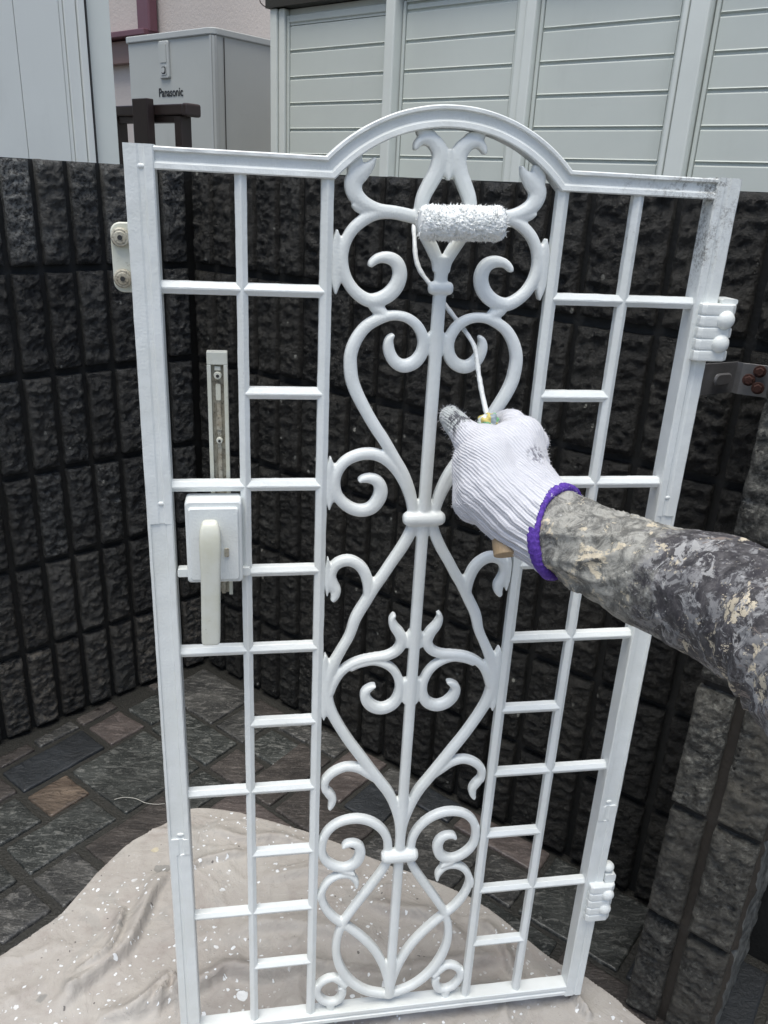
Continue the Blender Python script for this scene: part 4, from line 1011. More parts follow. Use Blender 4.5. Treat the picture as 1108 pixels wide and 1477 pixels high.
bm = bmesh.new(); box(bm, .0036, .0048, .052, .056, .06, TH - .03); obj('seam', bm, M['dark'], tank)
for x in (-.5, -.12):
    for y in (.06, .5):
        bm = bmesh.new(); box(bm, x - .04, x + .04, y - .02, y + .04, -0.03, .05); obj('foot', bm, M['steel'], tank)
bm = bmesh.new(); rbox(bm, -.352, -.283, 1.565, 1.7065, -.010, .001, .008, taper=.003); hd = obj('hatch', bm, M['tank_light'], tank); bevel_obj(hd, .001)
bm = bmesh.new(); rbox(bm, -.340, -.297, 1.625, 1.695, -.0125, -.0102, .004); obj('hatch_cover', bm, M['tank'], hd)
bm = bmesh.new(); rbox(bm, -.336, -.299, 1.578, 1.614, -.0125, -.0102, .006); bx_ = obj('latch_seat', bm, M['tank_light'], hd)
bm = bmesh.new(); rbox(bm, -.331, -.302, 1.582, 1.610, -.0130, -.0126, .008); obj('latch_gap', bm, M['dark'], hd)
bm = bmesh.new(); rbox(bm, -.329, -.308, 1.586, 1.606, -.0150, -.0131, .008); obj('latch', bm, M['tank_light'], hd)
bm = bmesh.new(); rbox(bm, -.327, -.268, 1.430, 1.445, -.002, .001, .001); obj('rating_label', bm, M['tank_light'], tank)
fc = bpy.data.curves.new('lettering', 'FONT'); fc.body = 'Panasonic'; fc.size = 0.0475; fc.extrude = 0.0004; fc.offset = 0.0007
fo = bpy.data.objects.new('lettering_tmp', fc); COL.objects.link(fo)
dg = bpy.context.evaluated_depsgraph_get(); tm = bpy.data.meshes.new_from_object(fo.evaluated_get(dg)); bpy.data.objects.remove(fo)
xs_ = [v.co.x for v in tm.vertices]; k = 0.168 / (max(xs_) - min(xs_))
for v in tm.vertices: v.co = Vector((-.372 + (v.co.x - min(xs_)) * k, -.0015 - v.co.z, 1.497 + v.co.y * 1.0))
tm.name = 'lettering'; tm.materials.clear(); link('lettering', tm, M['ink'], tank)

# house wall behind
HW0 = TK0 + Vector((math.cos(sa), math.sin(sa), 0)) * -2.6 + Vector((-math.sin(sa), math.cos(sa), 0)) * 0.72
house = empty('house', (HW0.x, HW0.y, 0), sa); tag(house, 'beige rendered house wall with maroon downpipe and ledge behind the water heater', 'house')
bm = bmesh.new(); box(bm, 0, 7, 0, 3, -.029, 4.2); obj('wall', bm, M['house'], house)
def hloc(x, y, off):    # local x and z on the house wall for a direction
    r = ray(x, y); D_ = Vector((math.cos(sa), math.sin(sa))); N_ = Vector((-math.sin(sa), math.cos(sa)))
    o_ = Vector((HW0.x, HW0.y)) + N_ * (-off)
    A_ = np.array([[r[0], -D_.x], [r[1], -D_.y]]); t, s_ = np.linalg.solve(A_, np.array([o_.x, o_.y])); return float(s_), HC + float(r[2] * t)
xa, _ = hloc(201, 20, .05); xb, _ = hloc(219, 20, .05); _, zl = hloc(200, 47, .05)
bm = bmesh.new(); rprism(bm, xa, xb, -.07, -.01, zl, 4.1, .012); obj('downpipe', bm, M['maroon'], house)
x0_, _ = hloc(120, 45, .1); x1_, zt2 = hloc(207, 40, .1); _, zb2 = hloc(200, 50, .1)
bm = bmesh.new(); box(bm, x0_, x1_, -.10, -.001, zb2, zt2); bevel_obj(obj('ledge', bm, M['maroon'], house), .004)
x0_, _ = hloc(120, 45, .05); x1_, zt2 = hloc(196, 52, .05); _, zb2 = hloc(185, 91, .05)
bm = bmesh.new(); box(bm, x0_, x1_, -.05, -.0005, zb2, zl - .03); bevel_obj(obj('fascia_board', bm, M['pinkwood'], house), .003)

# brown aluminium rail in front of the heater
def along(px0, py0, dist):
    r = ray(px0, py0); L = math.hypot(r[0], r[1]); return Vector((r[0] / L * dist, r[1] / L * dist, HC + r[2] / L * dist))
rl0 = along(233, 170, 2.75)
rail = empty('handrail', (rl0.x, rl0.y, 0), sa); tag(rail, 'dark brown aluminium handrail frame in front of the grey water heater', 'railing')
def rloc(x, y):
    r = ray(x, y); D_ = (math.cos(sa), math.sin(sa)); A_ = np.array([[r[0], -D_[0]], [r[1], -D_[1]]]); t, s_ = np.linalg.solve(A_, np.array([rl0.x, rl0.y])); return float(s_), HC + float(r[2] * t)
a_, za = rloc(150, 153); b_, _ = rloc(275, 153); _, zc = rloc(258, 151); _, zd = rloc(258, 167)
bm = bmesh.new(); box(bm, a_, b_ - .012, -.024, .028, zd, zc); bevel_obj(obj('top_rail', bm, M['brown'], rail), .004, 3)
bm = bmesh.new(); box(bm, b_ - .0115, b_ + .012, -.026, .030, zd - .004, zc + .002); bevel_obj(obj('end_cap', bm, M['brown'], rail), .007, 3)
c_, ze = rloc(207, 145); d_, _ = rloc(232, 145)
bm = bmesh.new(); box(bm, c_ + .012, d_, -.05, -.0245, 0, ze); bevel_obj(obj('post', bm, M['brown'], rail), .003)
e_, _ = rloc(259, 190); f_, _ = rloc(269, 190)
bm = bmesh.new(); box(bm, e_, f_, -.018, .02, 0, zd - .001); bevel_obj(obj('post', bm, M['brown'], rail), .003)
e_, _ = rloc(170, 190); f_, _ = rloc(177, 190)
bm = bmesh.new(); box(bm, e_, f_, -.018, .02, 0, zd - .001); bevel_obj(obj('post', bm, M['brown'], rail), .003)
bm = bmesh.new(); g1, h1_ = rloc(150, 168); g2, h2_ = rloc(258, 176); box(bm, g1, g2, -.012, .016, h2_ - .002, zd - .0012); obj('lower_rail', bm, M['brown'], rail)

# left shed
LS = along(168, 120, 2.35); lsa = math.radians(40)
ls = empty('storage_shed', (LS.x, LS.y, 0), lsa); tag(ls, 'plain pale blue-grey metal shed with faint vertical seams at the top left', 'shed')
def lloc(x):
    r = ray(x, 120); D_ = (math.cos(lsa), math.sin(lsa)); A_ = np.array([[r[0], -D_[0]], [r[1], -D_[1]]]); t, s_ = np.linalg.solve(A_, np.array([LS.x, LS.y])); return float(s_)
def slab(x0, x1, y0, y1, name, mat='shed_white', z1=2.1):
    bm = bmesh.new(); box(bm, x0, x1, y0, y1, -.02, z1); bevel_obj(obj(name, bm, M[mat], ls), .0015, 2)
slab(-2.4, lloc(133), .03, .9, 'shed_body')
slab(lloc(133) + .001, 0, 0.012, .5, 'corner_post', 'shed_light')
slab(lloc(121), lloc(131), .002, .0295, 'door_frame'); slab(lloc(103.6), lloc(120), .010, .0295, 'door_frame')
slab(lloc(33.8), lloc(97), .014, .0295, 'door_leaf')
slab(lloc(-60), lloc(33.1), .013, .0295, 'door_leaf')
slab(lloc(97.6), lloc(103), .016, .0295, 'door_frame')
slab(-2.4, lloc(-62), .010, .0295, 'door_leaf')
bm = bmesh.new(); box(bm, lloc(131.6), lloc(133.4), .0, .028, -.02, 2.1); obj('gap_shade', bm, M['dark'], ls)  # near-black strip standing in for the shaded gap beside the corner post
bm = bmesh.new(); box(bm, -2.45, .04, -.05, .95, 2.102, 2.18); obj('roof_trim', bm, M['shed_roof'], ls)
# thin cable by the shed eave
bm = bmesh.new(); tube(bm, [Vector(p) for p in catmull([tuple(pt(372, -30, 3.3)), tuple(pt(374, -2, 3.3)), tuple(pt(380, 8, 3.3)), tuple(pt(391, 13, 3.3))], .02)], .0025, 6)
tag(obj('cable', bm, M['brown'], smooth=True), 'thin cable hanging beside the dark eave of the ribbed shed', 'cable')

# ------------------------------------------------------------------ paint roller
ra_ = GM @ Vector((0.268, -0.024, 1.1415)); rb_ = GM @ Vector((0.3500, -0.022, 1.1440))
roller = empty('paint_roller', ra_); tag(roller, 'small roller with fluffy white sleeve on a paint-caked wire, against the gate scrollwork', 'paint roller')
axis = (rb_ - ra_).normalized(); RL = (rb_ - ra_).length
n1_ = axis.orthogonal().normalized(); n2_ = axis.cross(n1_)
bm = bmesh.new()
prof_ = [(0, .007), (0.0015, .0120), (.005, .0142), (RL - .005, .0142), (RL - .0015, .0120), (RL, .007)]
rr = []; NA, NB = 110, 190
for i in range(NA + 1):
    s_ = RL * i / NA; e_ = min(s_, RL - s_); r0_ = .0150 - .0050 * max(0, 1 - e_ / .005) ** 2
    ring = []
    for k in range(NB):
        a = 2 * math.pi * k / NB; d_ = n1_ * math.cos(a) + n2_ * math.sin(a); q_ = axis * s_ + d_ * r0_
        kn = max(0.0, 1 - abs(noise.noise(q_ * 420)) * 2.6) * .0009 + noise.noise(q_ * 300) * .0011 + noise.noise(q_ * 700) * .0007 + noise.noise(q_ * 90) * .0012
        ring.append(bm.verts.new(axis * s_ + d_ * (r0_ + kn)))
    rr.append(ring)
for a, b in zip(rr, rr[1:]):
    for k in range(NB): bm.faces.new((a[k], a[(k + 1) % NB], b[(k + 1) % NB], b[k]))
bm.faces.new(rr[0]); bm.faces.new(list(reversed(rr[-1])))
m = MB('wet_roller_nap', rough=0.95, spec=.1); m.color(m.mix(m.noise(300, 4, 0.7), (0.74, 0.765, 0.75), (0.86, 0.87, 0.86))); m.b.inputs['Subsurface Weight'].default_value = .4; m.b.inputs['Subsurface Radius'].default_value = (.004, .004, .004); m.b.inputs['Subsurface Scale'].default_value = 1.0; M['nap'] = m.m
core = obj('roller_nap', bm, M['nap'], roller, smooth=True)
verts = []; faces = []; rg = random.Random(3)
for i in range(2600):
    s_ = rg.uniform(-.001, RL + .001); th = rg.uniform(0, 2 * math.pi)
    base_r = .0142 - max(0, (0.004 - min(s_, RL - s_))) * 0.9
    dirn = n1_ * math.cos(th) + n2_ * math.sin(th)
    lump = 1 + 0.30 * noise.noise(Vector((s_ * 90, math.cos(th) * 1.6, math.sin(th) * 1.6)))
    tip = axis * (s_ + rg.gauss(0, .0012)) + dirn * (base_r + rg.uniform(.0014, .0030) * lump) + Vector((rg.gauss(0, .0008), rg.gauss(0, .0008), rg.gauss(0, .0008)))
    base = axis * s_ + dirn * base_r
    tv = axis.cross(dirn); w = rg.uniform(.0004, .0008)
    a1 = rg.uniform(0, math.pi); e1 = (axis * math.cos(a1) + tv * math.sin(a1)) * w; e2 = (axis * -math.sin(a1) + tv * math.cos(a1)) * w
    k = len(verts); midp = base.lerp(tip, .6)
    verts += [tuple(base + e1), tuple(base - e1 * .5 + e2), tuple(base - e1 * .5 - e2), tuple(midp + e1 * .8), tuple(midp - e1 * .4 + e2 * .8), tuple(midp - e1 * .4 - e2 * .8), tuple(tip)]
    for q in range(3):
        faces += [(k + q, k + (q + 1) % 3, k + 3 + (q + 1) % 3, k + 3 + q), (k + 3 + q, k + 3 + (q + 1) % 3, k + 6)]
me = bpy.data.meshes.new('nap_fibres'); me.from_pydata(verts, [], faces); me.update()
tag(link('nap_fibres', me, M['nap'], roller), kind='stuff')
wire_px = [(640, 318, .868), (604, 320, .868), (597.5, 325, .866), (598, 345, .862), (600, 372, .858), (607, 392, .855), (622, 412, .850), (640, 437, .845), (662, 466, .838), (678, 488, .833), (686, 505, .828), (690, 535, .822), (695, 565, .817), (701, 592, .812), (706, 612, .808), (712, 650, .808)]
wp_ = [Vector(p) for p in catmull([tuple(pt(*p)) for p in wire_px], .004)]
bm = bmesh.new(); n = len(wp_)
tube(bm, [p - ra_ for p in wp_], [0.0025 * (1 + 0.22 * noise.noise(p * 160) + 0.18 * noise.noise(p * 400)) for p in wp_], 12)
m = MB('paint_caked_wire', rough=0.4); c = m.mix(m.ramp(m.noise(120, 4, .7), .3, .7), (0.74, 0.76, 0.76), (0.62, 0.64, 0.62))
c = m.mix(m.math('MULTIPLY', m.ramp(m.noise(150, 5, .8), .58, .66), m.ramp(m.sep(m.pos)[2], 1.06, 1.0)), c, (0.06, 0.06, 0.05)); m.color(c); m.bump(m.noise(300, 4), .001, .8); M['wire'] = m.m
obj('wire_frame', bm, M['wire'], roller, smooth=True)
# handle and dried paint lump at its top
m = MB('worn_wood_handle', rough=.6); m.color(m.mix(m.noise(60, 5, .6, m.map(m.pos, (6, 6, 1))), (0.30, 0.21, 0.12), (0.42, 0.31, 0.19))); m.bump(m.noise(200, 4), .0005, .6); M['wood'] = m.m
hA = pt(706, 606, .808); hB = pt(731, 801, .770)
bm = bmesh.new(); hp = [hA.lerp(hB, t) - ra_ for t in (0, .05, .3, .6, .8, .9, 1.0)]
tube(bm, hp, [.008, .009, .010, .011, .012, .0125, .0125], 24); bevel_obj(obj('handle', bm, M['wood'], roller, smooth=False), .001)
m = MB('dried_paint_lumps', rough=.45)
cc = m.vor(170, out='Color'); s3_ = m.sep(cc)
c = m.mix(m.math('GREATER_THAN', s3_[0], .72), (0.62, 0.66, 0.64), (0.18, 0.42, 0.20)); c = m.mix(m.math('GREATER_THAN', s3_[1], .84), c, (0.50, 0.42, 0.12)); c = m.mix(m.math('GREATER_THAN', s3_[2], .85), c, (.25, .3, .33)); m.color(c); m.bump(m.noise(400, 4), .001, .8); M['lump'] = m.m
bm = bmesh.new(); bmesh.ops.create_icosphere(bm, subdivisions=4, radius=.0088)
for v in bm.verts: v.co = v.co * (1 + .35 * noise.noise(v.co * 220)) * 1.0; v.co = Vector((v.co.x * 1.15, v.co.y * .9, v.co.z * .9))
for v in bm.verts: v.co += pt(705, 607, .803) - ra_
obj('paint_lump', bm, M['lump'], roller, smooth=True)

# ------------------------------------------------------------------ the painter's arm
person = empty('person', pt(1085, 890, .56)); PO_ = person.location.copy()
tag(person, 'arm in paint-spattered grey sleeve and white knitted glove, gripping the roller handle', 'person')
fx = F
def capsule(bm, a, b, ra0, rb0, n=20):
    """tapered capsule between two points"""
    d = (b - a); L = d.length
    if L < 1e-6: d = Vector((0, 0, 1)); L = 1e-6
    d = d.normalized(); u_ = d.orthogonal().normalized(); v_ = d.cross(u_)
    rings = []
    for k in range(1, 7):
        t = math.pi / 2 * (1 - k / 6); rings.append((a - d * ra0 * math.sin(t), ra0 * math.cos(t)))
    for k in range(0, 6):
        t = math.pi / 2 * k / 6; rings.append((b + d * rb0 * math.sin(t), rb0 * math.cos(t)))
    R_ = [[bm.verts.new(c + (u_ * math.cos(2 * math.pi * q / n) + v_ * math.sin(2 * math.pi * q / n)) * r) for q in range(n)] for c, r in rings]
    for x, y in zip(R_, R_[1:]):
        for q in range(n): bm.faces.new((x[q], x[(q + 1) % n], y[(q + 1) % n], y[q]))
    bm.faces.new(list(reversed(R_[0]))); bm.faces.new(R_[-1])
def chain(bm, pts):
    """pts: (px, py, depth, radius in px)"""
    Q = [(pt(x, y, d) - PO_, r * d / F) for x, y, d, r in pts]
    for (a, r0), (b, r1) in zip(Q, Q[1:]): capsule(bm, a, b, r0, r1)
bm = bmesh.new()
# palm / thenar mass and back of the hand
chain(bm, [(704, 668, .790, 50), (712, 705, .785, 56), (748, 738, .775, 54), (790, 762, .765, 58), (812, 775, .758, 60)])
chain(bm, [(738, 652, .800, 46), (742, 690, .795, 52), (770, 730, .780, 55), (806, 765, .764, 60)])
chain(bm, [(690, 700, .795, 37), (713, 742, .790, 31), (752, 762, .780, 36)])
chain(bm, [(700, 650, .792, 40), (690, 665, .795, 38), (690, 720, .792, 38)])
chain(bm, [(752, 632, .805, 33), (757, 665, .806, 35), (752, 700, .80, 36)])
# thumb, laid up the handle towards the left
chain(bm, [(702, 656, .792, 38), (680, 636, .795, 27), (664, 618, .800, 19.5), (650, 601, .806, 17)])
# index finger: knuckle up, then curling round behind the handle
chain(bm, [(752, 632, .810, 24), (740, 610, .826, 19), (734, 606, .845, 16), (716, 612, .858, 15), (698, 622, .856, 13.5)])
chain(bm, [(770, 640, .820, 22), (766, 640, .850, 17), (742, 645, .872, 15), (712, 650, .866, 14), (700, 655, .850, 13)])
chain(bm, [(772, 668, .818, 22), (768, 672, .848, 17), (744, 678, .870, 15), (714, 684, .864, 14), (702, 688, .848, 13)])
chain(bm, [(766, 700, .808, 21), (762, 706, .838, 16), (740, 712, .858, 14), (716, 718, .854, 13), (704, 722, .84, 12)])
bmesh.ops.recalc_face_normals(bm, faces=bm.faces)
meG = bpy.data.meshes.new('glove_master'); bm.to_mesh(meG); bm.free()
oG = bpy.data.objects.new('glove_master', meG); COL.objects.link(oG)
r_ = oG.modifiers.new('r', 'REMESH'); r_.mode = 'VOXEL'; r_.voxel_size = 0.0011; r_.use_smooth_shade = True
s_ = oG.modifiers.new('s', 'SMOOTH'); s_.factor = .5; s_.iterations = 14
dg = bpy.context.evaluated_depsgraph_get(); mG = bpy.data.meshes.new_from_object(oG.evaluated_get(dg)); bpy.data.objects.remove(oG)
mG.name = 'glove'
# knit coordinates: wales run from the cuff round the heel of the hand to the fingers
Wc = pt(806, 768, .763) - PO_                      # centre of the wrist opening
Hc = pt(730, 660, .800) - PO_                      # knuckles
Ax = (Hc - Wc).normalized()
view = (PO_ + Wc - Vector((0, 0, HC))).normalized()
Sx = Ax.cross(view).normalized()                   # across the hand in the picture
Nx = Sx.cross(Ax)
N_ = len(mG.vertices); co2 = np.empty(N_ * 3); mG.vertices.foreach_get('co', co2); co2 = co2.reshape(-1, 3)
no2 = np.empty(N_ * 3); mG.vertices.foreach_get('normal', no2); no2 = no2.reshape(-1, 3)
def arr(v): return np.array(tuple(v))
rel = co2 - arr(Wc); al = rel @ arr(Ax); sx_ = rel @ arr(Sx); nx_ = rel @ arr(Nx)
# the hand bends towards the thumb: rotate the across direction as we go up
bend = np.clip(al, 0, .2) * 2.2
# sign so that the thumb side (image left/below) is positive
sg = 1.0 if arr(pt(690, 760, .785) - PO_ - Wc) @ arr(Sx) > 0 else -1.0
sx_ = sx_ * sg
wv_ = np.array([noise.noise(Vector(p) * 22) for p in co2]) * .10
ang = np.arctan2(sx_ - al * 0.28, nx_ * -1.0 + 0.018) + wv_
across = ang * 0.040 + 0.10 * np.maximum(0, al - .02) * np.clip(sx_ / .04, -1, 1) * 0.35
depthcuff = np.clip(1 - (al - .02) / .06, 0, 1)
rib = np.sin(across / 0.0062 * 2 * math.pi) * 0.5 + 0.5
amp = 0.0016 * depthcuff ** 0.8
co2n = co2 + no2 * (amp * (rib - 0.5))[:, None]
wr = np.array([noise.fractal(Vector(p) * 26, .8, 2, 3) for p in co2]) * 0.0016
co2n += no2 * wr[:, None]
# keep clear of the wrist opening: cut off flat
mG.vertices.foreach_set('co', co2n.reshape(-1)); mG.update()
for nme, vals in (('across', across), ('along', al)):
    a_ = mG.attributes.new(nme, 'FLOAT', 'POINT'); a_.data.foreach_set('value', vals)
tip_ = arr(pt(646, 598, .806) - PO_); td = np.linalg.norm(co2 - tip_, axis=1)
a_ = mG.attributes.new('soil', 'FLOAT', 'POINT'); a_.data.foreach_set('value', np.clip(1 - (td - .006) / .034, 0, 1))
kn_ = arr(pt(771, 660, .775) - PO_); kdv = np.linalg.norm(co2 - kn_, axis=1)
kn0 = kdv.min(); a_ = mG.attributes.new('spot', 'FLOAT', 'POINT'); a_.data.foreach_set('value', np.clip(1 - (kdv - kn0) / .012, 0, 1))
for p in mG.polygons: p.use_smooth = True
m = MB('white_cotton_knit', rough=.92, spec=.2)
ac = m.attr('across'); al_ = m.attr('along')
def sinw(x, per): return m.math('ADD', m.math('MULTIPLY', m.math('SINE', m.math('MULTIPLY', x, 2 * math.pi / per)), .5), .5)
wob = m.math('MULTIPLY', m.noise(28, 3), .006)
w1 = sinw(m.math('ADD', ac, wob), .00205); w2 = sinw(m.math('ADD', al_, m.math('MULTIPLY', w1, .0004)), .0017)
knit = m.math('MULTIPLY', w1, m.math('ADD', .65, m.math('MULTIPLY', w2, .35)))
c = m.mix(m.math('MULTIPLY', m.ramp(knit, .45, 0.0), .32), (0.60, 0.605, 0.645), (0.34, 0.345, 0.385))
c = m.mix(m.math('MULTIPLY', m.ramp(m.noise(22, 4, .7), .45, .7), .12), c, (0.60, 0.60, 0.66))
soil = m.attr('soil'); sn = m.noise(190, 5, .75)
c = m.mix(m.math('MULTIPLY', m.ramp(m.math('ADD', soil, m.math('MULTIPLY', sn, .8)), .70, 1.0), .8), c, (0.36, 0.39, 0.375))
c = m.mix(m.math('MULTIPLY', m.math('MULTIPLY', m.ramp(soil, .15, .5), m.ramp(m.noise(110, 5, .8, m.map(m.pos, (1, 1, .35))), .50, .57)), .9), c, (0.05, 0.05, 0.06))
c = m.mix(m.math('MULTIPLY', m.math('MULTIPLY', m.ramp(m.attr('spot'), .1, .7), m.ramp(m.noise(260, 4, .7, m.map(m.pos, (1, 1, .4))), .47, .56)), .8), c, (0.10, 0.10, 0.13))
m.color(c); m.bump(m.noise(60, 3), .0010, .3).bump(knit, .0006, .9).bump(m.noise(1100, 3), .0003, .8)
m.b.inputs['Sheen Weight'].default_value = .25; M['knit'] = m.m
glove = link('glove', mG, M['knit'], person)
# fuzz of loose fibres on the glove
verts = []; faces = []; rg = random.Random(5)
for i in range(3600):
    k = rg.randrange(N_); p = Vector(co2n[k]); nn3 = Vector(no2[k])
    if al[k] < .01: continue
    t_ = (nn3 + Vector((rg.gauss(0, .6), rg.gauss(0, .6), rg.gauss(0, .6)))).normalized(); L_ = rg.uniform(.0012, .0030) * (1.6 if td[k] < .03 else 1)
    w = t_.orthogonal().normalized() * .00010; k0 = len(verts); mid_ = p + t_ * L_ * .5 + nn3 * .0003
    verts += [tuple(p - w), tuple(p + w), tuple(mid_ + w), tuple(mid_ - w), tuple(p + t_ * L_ + Vector((0, 0, -.0004)))]
    faces += [(k0, k0 + 1, k0 + 2, k0 + 3), (k0 + 3, k0 + 2, k0 + 4)]
me = bpy.data.meshes.new('glove_fuzz'); me.from_pydata(verts, [], faces); me.update()
m = MB('cotton_fibre', rough=.9, color=(.62, .62, .66)); tag(link('fuzz', me, m.m, glove), kind='stuff')

# purple elastic edge of the cuff
cA = pt(827, 711, .775) - PO_; cB = pt(789, 826, .755) - PO_
cm_ = (cA + cB) / 2; hv = (cA - cB) / 2; hw_ = hv.length
fdir = ((pt(860, 800, .735) - PO_) - (pt(770, 730, .78) - PO_)).normalized()   # along the forearm
fdir = (fdir - hv.normalized() * fdir.dot(hv.normalized())).normalized()
dv = hv.normalized().cross(fdir)
toward = (Vector((0, 0, HC)) - PO_ - cm_).normalized()
if dv.dot(toward) < 0: dv = -dv
bm = bmesh.new(); rings = []; NR = 150
for i in range(NR):
    a = 2 * math.pi * i / NR
    c_ = cm_ + hv * math.cos(a) * 1.03 + dv * math.sin(a) * .0395 + fdir * (-.013) * max(0, math.sin(a)) ** 1.2
    rad = (hv * math.cos(a) + dv * .0375 * math.sin(a)).normalized()
    rr_ = []
    g_ = 1 + .07 * math.sin(i * 2 * math.pi / 3.0) + .10 * noise.noise(c_ * 100)
    for k in range(12):
        b = 2 * math.pi * k / 12
        rr_.append(bm.verts.new(c_ + rad * math.cos(b) * .0046 * g_ + fdir * math.sin(b) * .0062 * g_))
    rings.append(rr_)
for i in range(NR):
    A_, B_ = rings[i], rings[(i + 1) % NR]
    for k in range(12): bm.faces.new((A_[k], A_[(k + 1) % 12], B_[(k + 1) % 12], B_[k]))
m = MB('purple_overlock', rough=.8); c = m.mix(m.ramp(m.noise(300, 4, .7), .3, .7), (0.055, 0.018, 0.22), (0.13, 0.055, 0.42))
c = m.mix(m.math('MULTIPLY', m.ramp(m.noise(95, 4, .7), .66, .70), .9), c, (.62, .58, .70)); m.color(c); m.bump(m.noise(600, 3), .0008, .9); M['purple'] = m.m
obj('cuff_band', bm, M['purple'], person, smooth=True)
bg_ = bmesh.new(); bg_.from_mesh(mG); hu = hv.normalized()
kill = []
for v in bg_.verts:
    d3 = v.co - cm_; sa_ = max(0.0, min(1.0, d3.dot(dv) / .0375))
    if d3.dot(fdir) > .0035 - .013 * sa_ ** 1.2 and d3.length < .12: kill.append(v)
bmesh.ops.delete(bg_, geom=kill, context='VERTS'); bg_.to_mesh(mG); bg_.free()

# sleeve: forearm to the elbow, then the upper arm down towards the body
SL = [(806, 767, .760, 56), (818, 775, .756, 59), (858, 795, .740, 63), (900, 812, .722, 71), (934, 828, .705, 77), (975, 843, .685, 83), (1012, 857, .665, 89), (1050, 872, .64, 93), (1090, 893, .61, 96),
      (1136, 925, .575, 99), (1190, 985, .54, 104), (1265, 1080, .48, 120), (1370, 1230, .40, 150), (1480, 1420, .32, 200)]
P4 = catmull([(*(tuple(pt(x, y, d) - PO_)), r * d / F) for x, y, d, r in SL], .0016)
bm = bmesh.new(); NK = 190; rings = []; nrm = None; s_acc = 0.0; along_v = []
prev = None
for i, q in enumerate(P4):
    c_ = Vector(q[:3]); r = float(q[3])
    t_ = Vector(P4[min(i + 2, len(P4) - 1)][:3]) - Vector(P4[max(i - 2, 0)][:3]); t_.normalize()
    if prev is not None: s_acc += (c_ - prev).length
    prev = c_
    if nrm is None: nrm = t_.orthogonal().normalized()
    nrm = (nrm - t_ * nrm.dot(t_)).normalized(); b_ = t_.cross(nrm)
    ring = []
    for k in range(NK):
        a = 2 * math.pi * k / NK; d_ = nrm * math.cos(a) + b_ * math.sin(a)
        p = c_ + d_ * r; wcr = max(.3, 1 - s_acc / .13)
        # twisting folds: anisotropic ridged noise wound round the sleeve
        tw = a * .05 + s_acc * 1.1
        v1 = 1 - abs(noise.noise(Vector((s_acc * 24 + a * 1.2, math.cos(a) * 1.3, math.sin(a) * 1.3)))) * 2.2
        v2 = 1 - abs(noise.noise(Vector((s_acc * 80 - a * 0 + 7, math.cos(a) * 3, math.sin(a) * 3)))) * 2.4
        h_ = (max(0, v1) ** 2 * .0064 + max(0, v2) ** 2 * .0018) * wcr + noise.fractal(p * 15, .8, 2, 3) * .0030 + noise.fractal(p * 120, .9, 2, 3) * .0003
        # creases at the elbow
        eb = math.exp(-((s_acc - .262) / .035) ** 2); h_ += (math.sin(s_acc * 330 + 1.5 * math.sin(a * 2)) * .0022) * eb
        h_ += .0022 * max(0.0, min(1.0, (s_acc + .004 * noise.noise(Vector((math.cos(a), math.sin(a), 2)) * 2) - .236) / .0016))
        if i < 6: h_ *= i / 6
        q3 = p + d_ * (h_ - .0015)
        wb = max(0.0, 1 - s_acc / .045); wb = wb * wb * (3 - 2 * wb)
        if wb > 0:
            cb, sb = d_.dot(hv.normalized()), d_.dot(dv); lb = math.hypot(cb, sb) or 1; cb /= lb; sb /= lb
            pb_ = cm_ + hv * cb * .93 + dv * sb * .0365 + fdir * (-.013 * max(0, sb) ** 1.2 - .003 + s_acc * .8) + d_ * h_ * .6
            q3 = q3.lerp(pb_, wb)
        ring.append(bm.verts.new(q3))
        along_v.append(s_acc)
    rings.append(ring)
for A_, B_ in zip(rings, rings[1:]):
    for k in range(NK): bm.faces.new((A_[k], A_[(k + 1) % NK], B_[(k + 1) % NK], B_[k]))
bm.faces.new(list(reversed(rings[0]))); bm.faces.new(rings[-1])
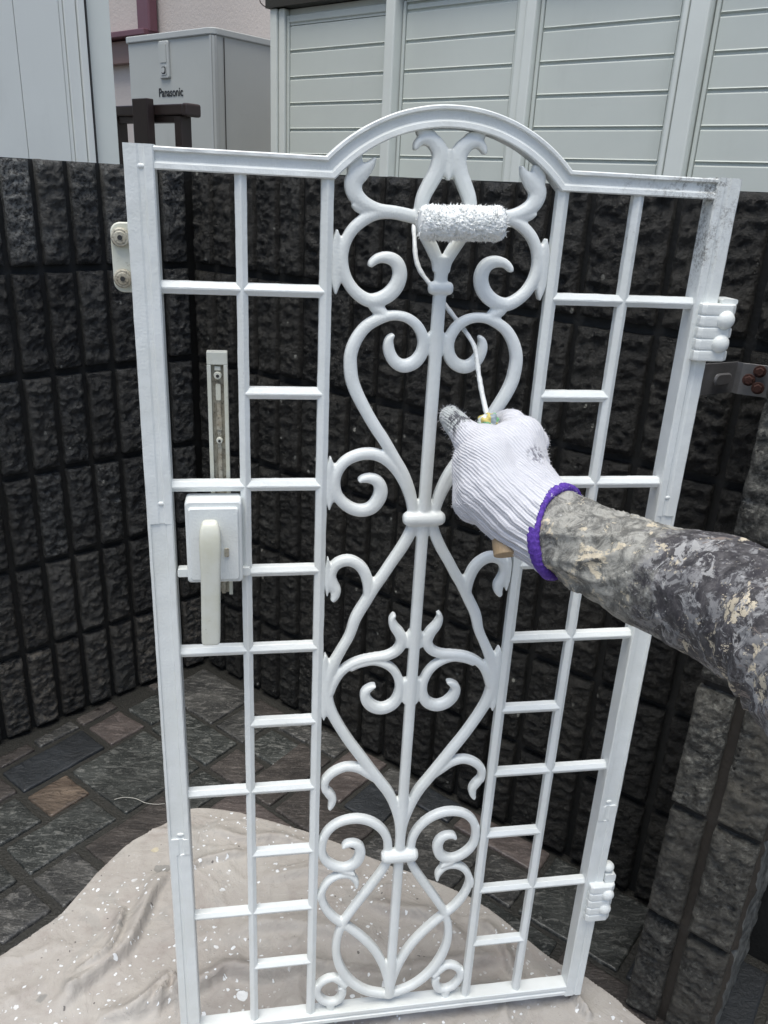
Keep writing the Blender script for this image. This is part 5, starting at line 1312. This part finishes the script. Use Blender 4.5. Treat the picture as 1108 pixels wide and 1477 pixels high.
sleeve = obj('sleeve', bm, None, person, smooth=True)
a_ = sleeve.data.attributes.new('along', 'FLOAT', 'POINT'); a_.data.foreach_set('value', along_v)
m = MB('paint_spattered_camouflage', rough=.75)
al2 = m.attr('along')
c = m.mix(m.ramp(m.noise(70, 6, .75), .4, .62), (0.028, 0.026, 0.029), (0.095, 0.09, 0.093))
c = m.mix(m.ramp(m.noise(34, 7, .74, dist=.5), .485, .535), c, (0.215, 0.215, 0.22))
c = m.mix(m.math('MULTIPLY', m.ramp(m.noise(75, 6, .75, m.map(m.pos, loc=(5, 1, 2)), .5), .50, .56), .8), c, (0.035, 0.032, 0.038))
c = m.mix(m.math('MULTIPLY', m.ramp(m.noise(50, 6, .75, m.map(m.pos, loc=(3, 1, 2)), .8), .565, .60), .85), c, (0.36, 0.36, 0.36))
c = m.mix(m.ramp(m.noise(26, 6, .72, m.map(m.pos, loc=(9, 4, 7)), .8), .60, .63), c, (0.21, 0.175, 0.155))
crust = m.ramp(al2, .20, .03)
cr = m.mix(m.ramp(m.noise(60, 7, .8, dist=.6), .40, .60), (0.10, 0.10, 0.09), (0.37, 0.365, 0.33))
c = m.mix(m.math('MULTIPLY', m.ramp(m.math('ADD', crust, m.math('MULTIPLY', m.noise(38, 7, .78), 1.4)), 1.10, 1.32), .9), c, cr)
c = m.mix(m.ramp(m.noise(42, 6, .78, m.map(m.pos, loc=(1, 8, 3)), .4), .575, .595), c, (0.52, 0.46, 0.35))
c = m.mix(m.math('MULTIPLY', m.ramp(m.noise(210, 4, .7), .64, .69), .8), c, (0.50, 0.50, 0.48))
m.color(c); m.rough(m.math('ADD', .45, m.math('MULTIPLY', m.noise(60, 4), .45)))
crf = m.math('MULTIPLY', m.noise(90, 6, .75), m.math('ADD', .15, crust)); m.bump(crf, .0028, .7)
m.bump(m.noise(16, 4, .6, dist=1.2), .012, .35).bump(m.noise(900, 2, .5, m.map(m.pos, (1, 1, 1))), .0004, .7); M['camo'] = m.m
sleeve.data.materials.append(M['camo'])
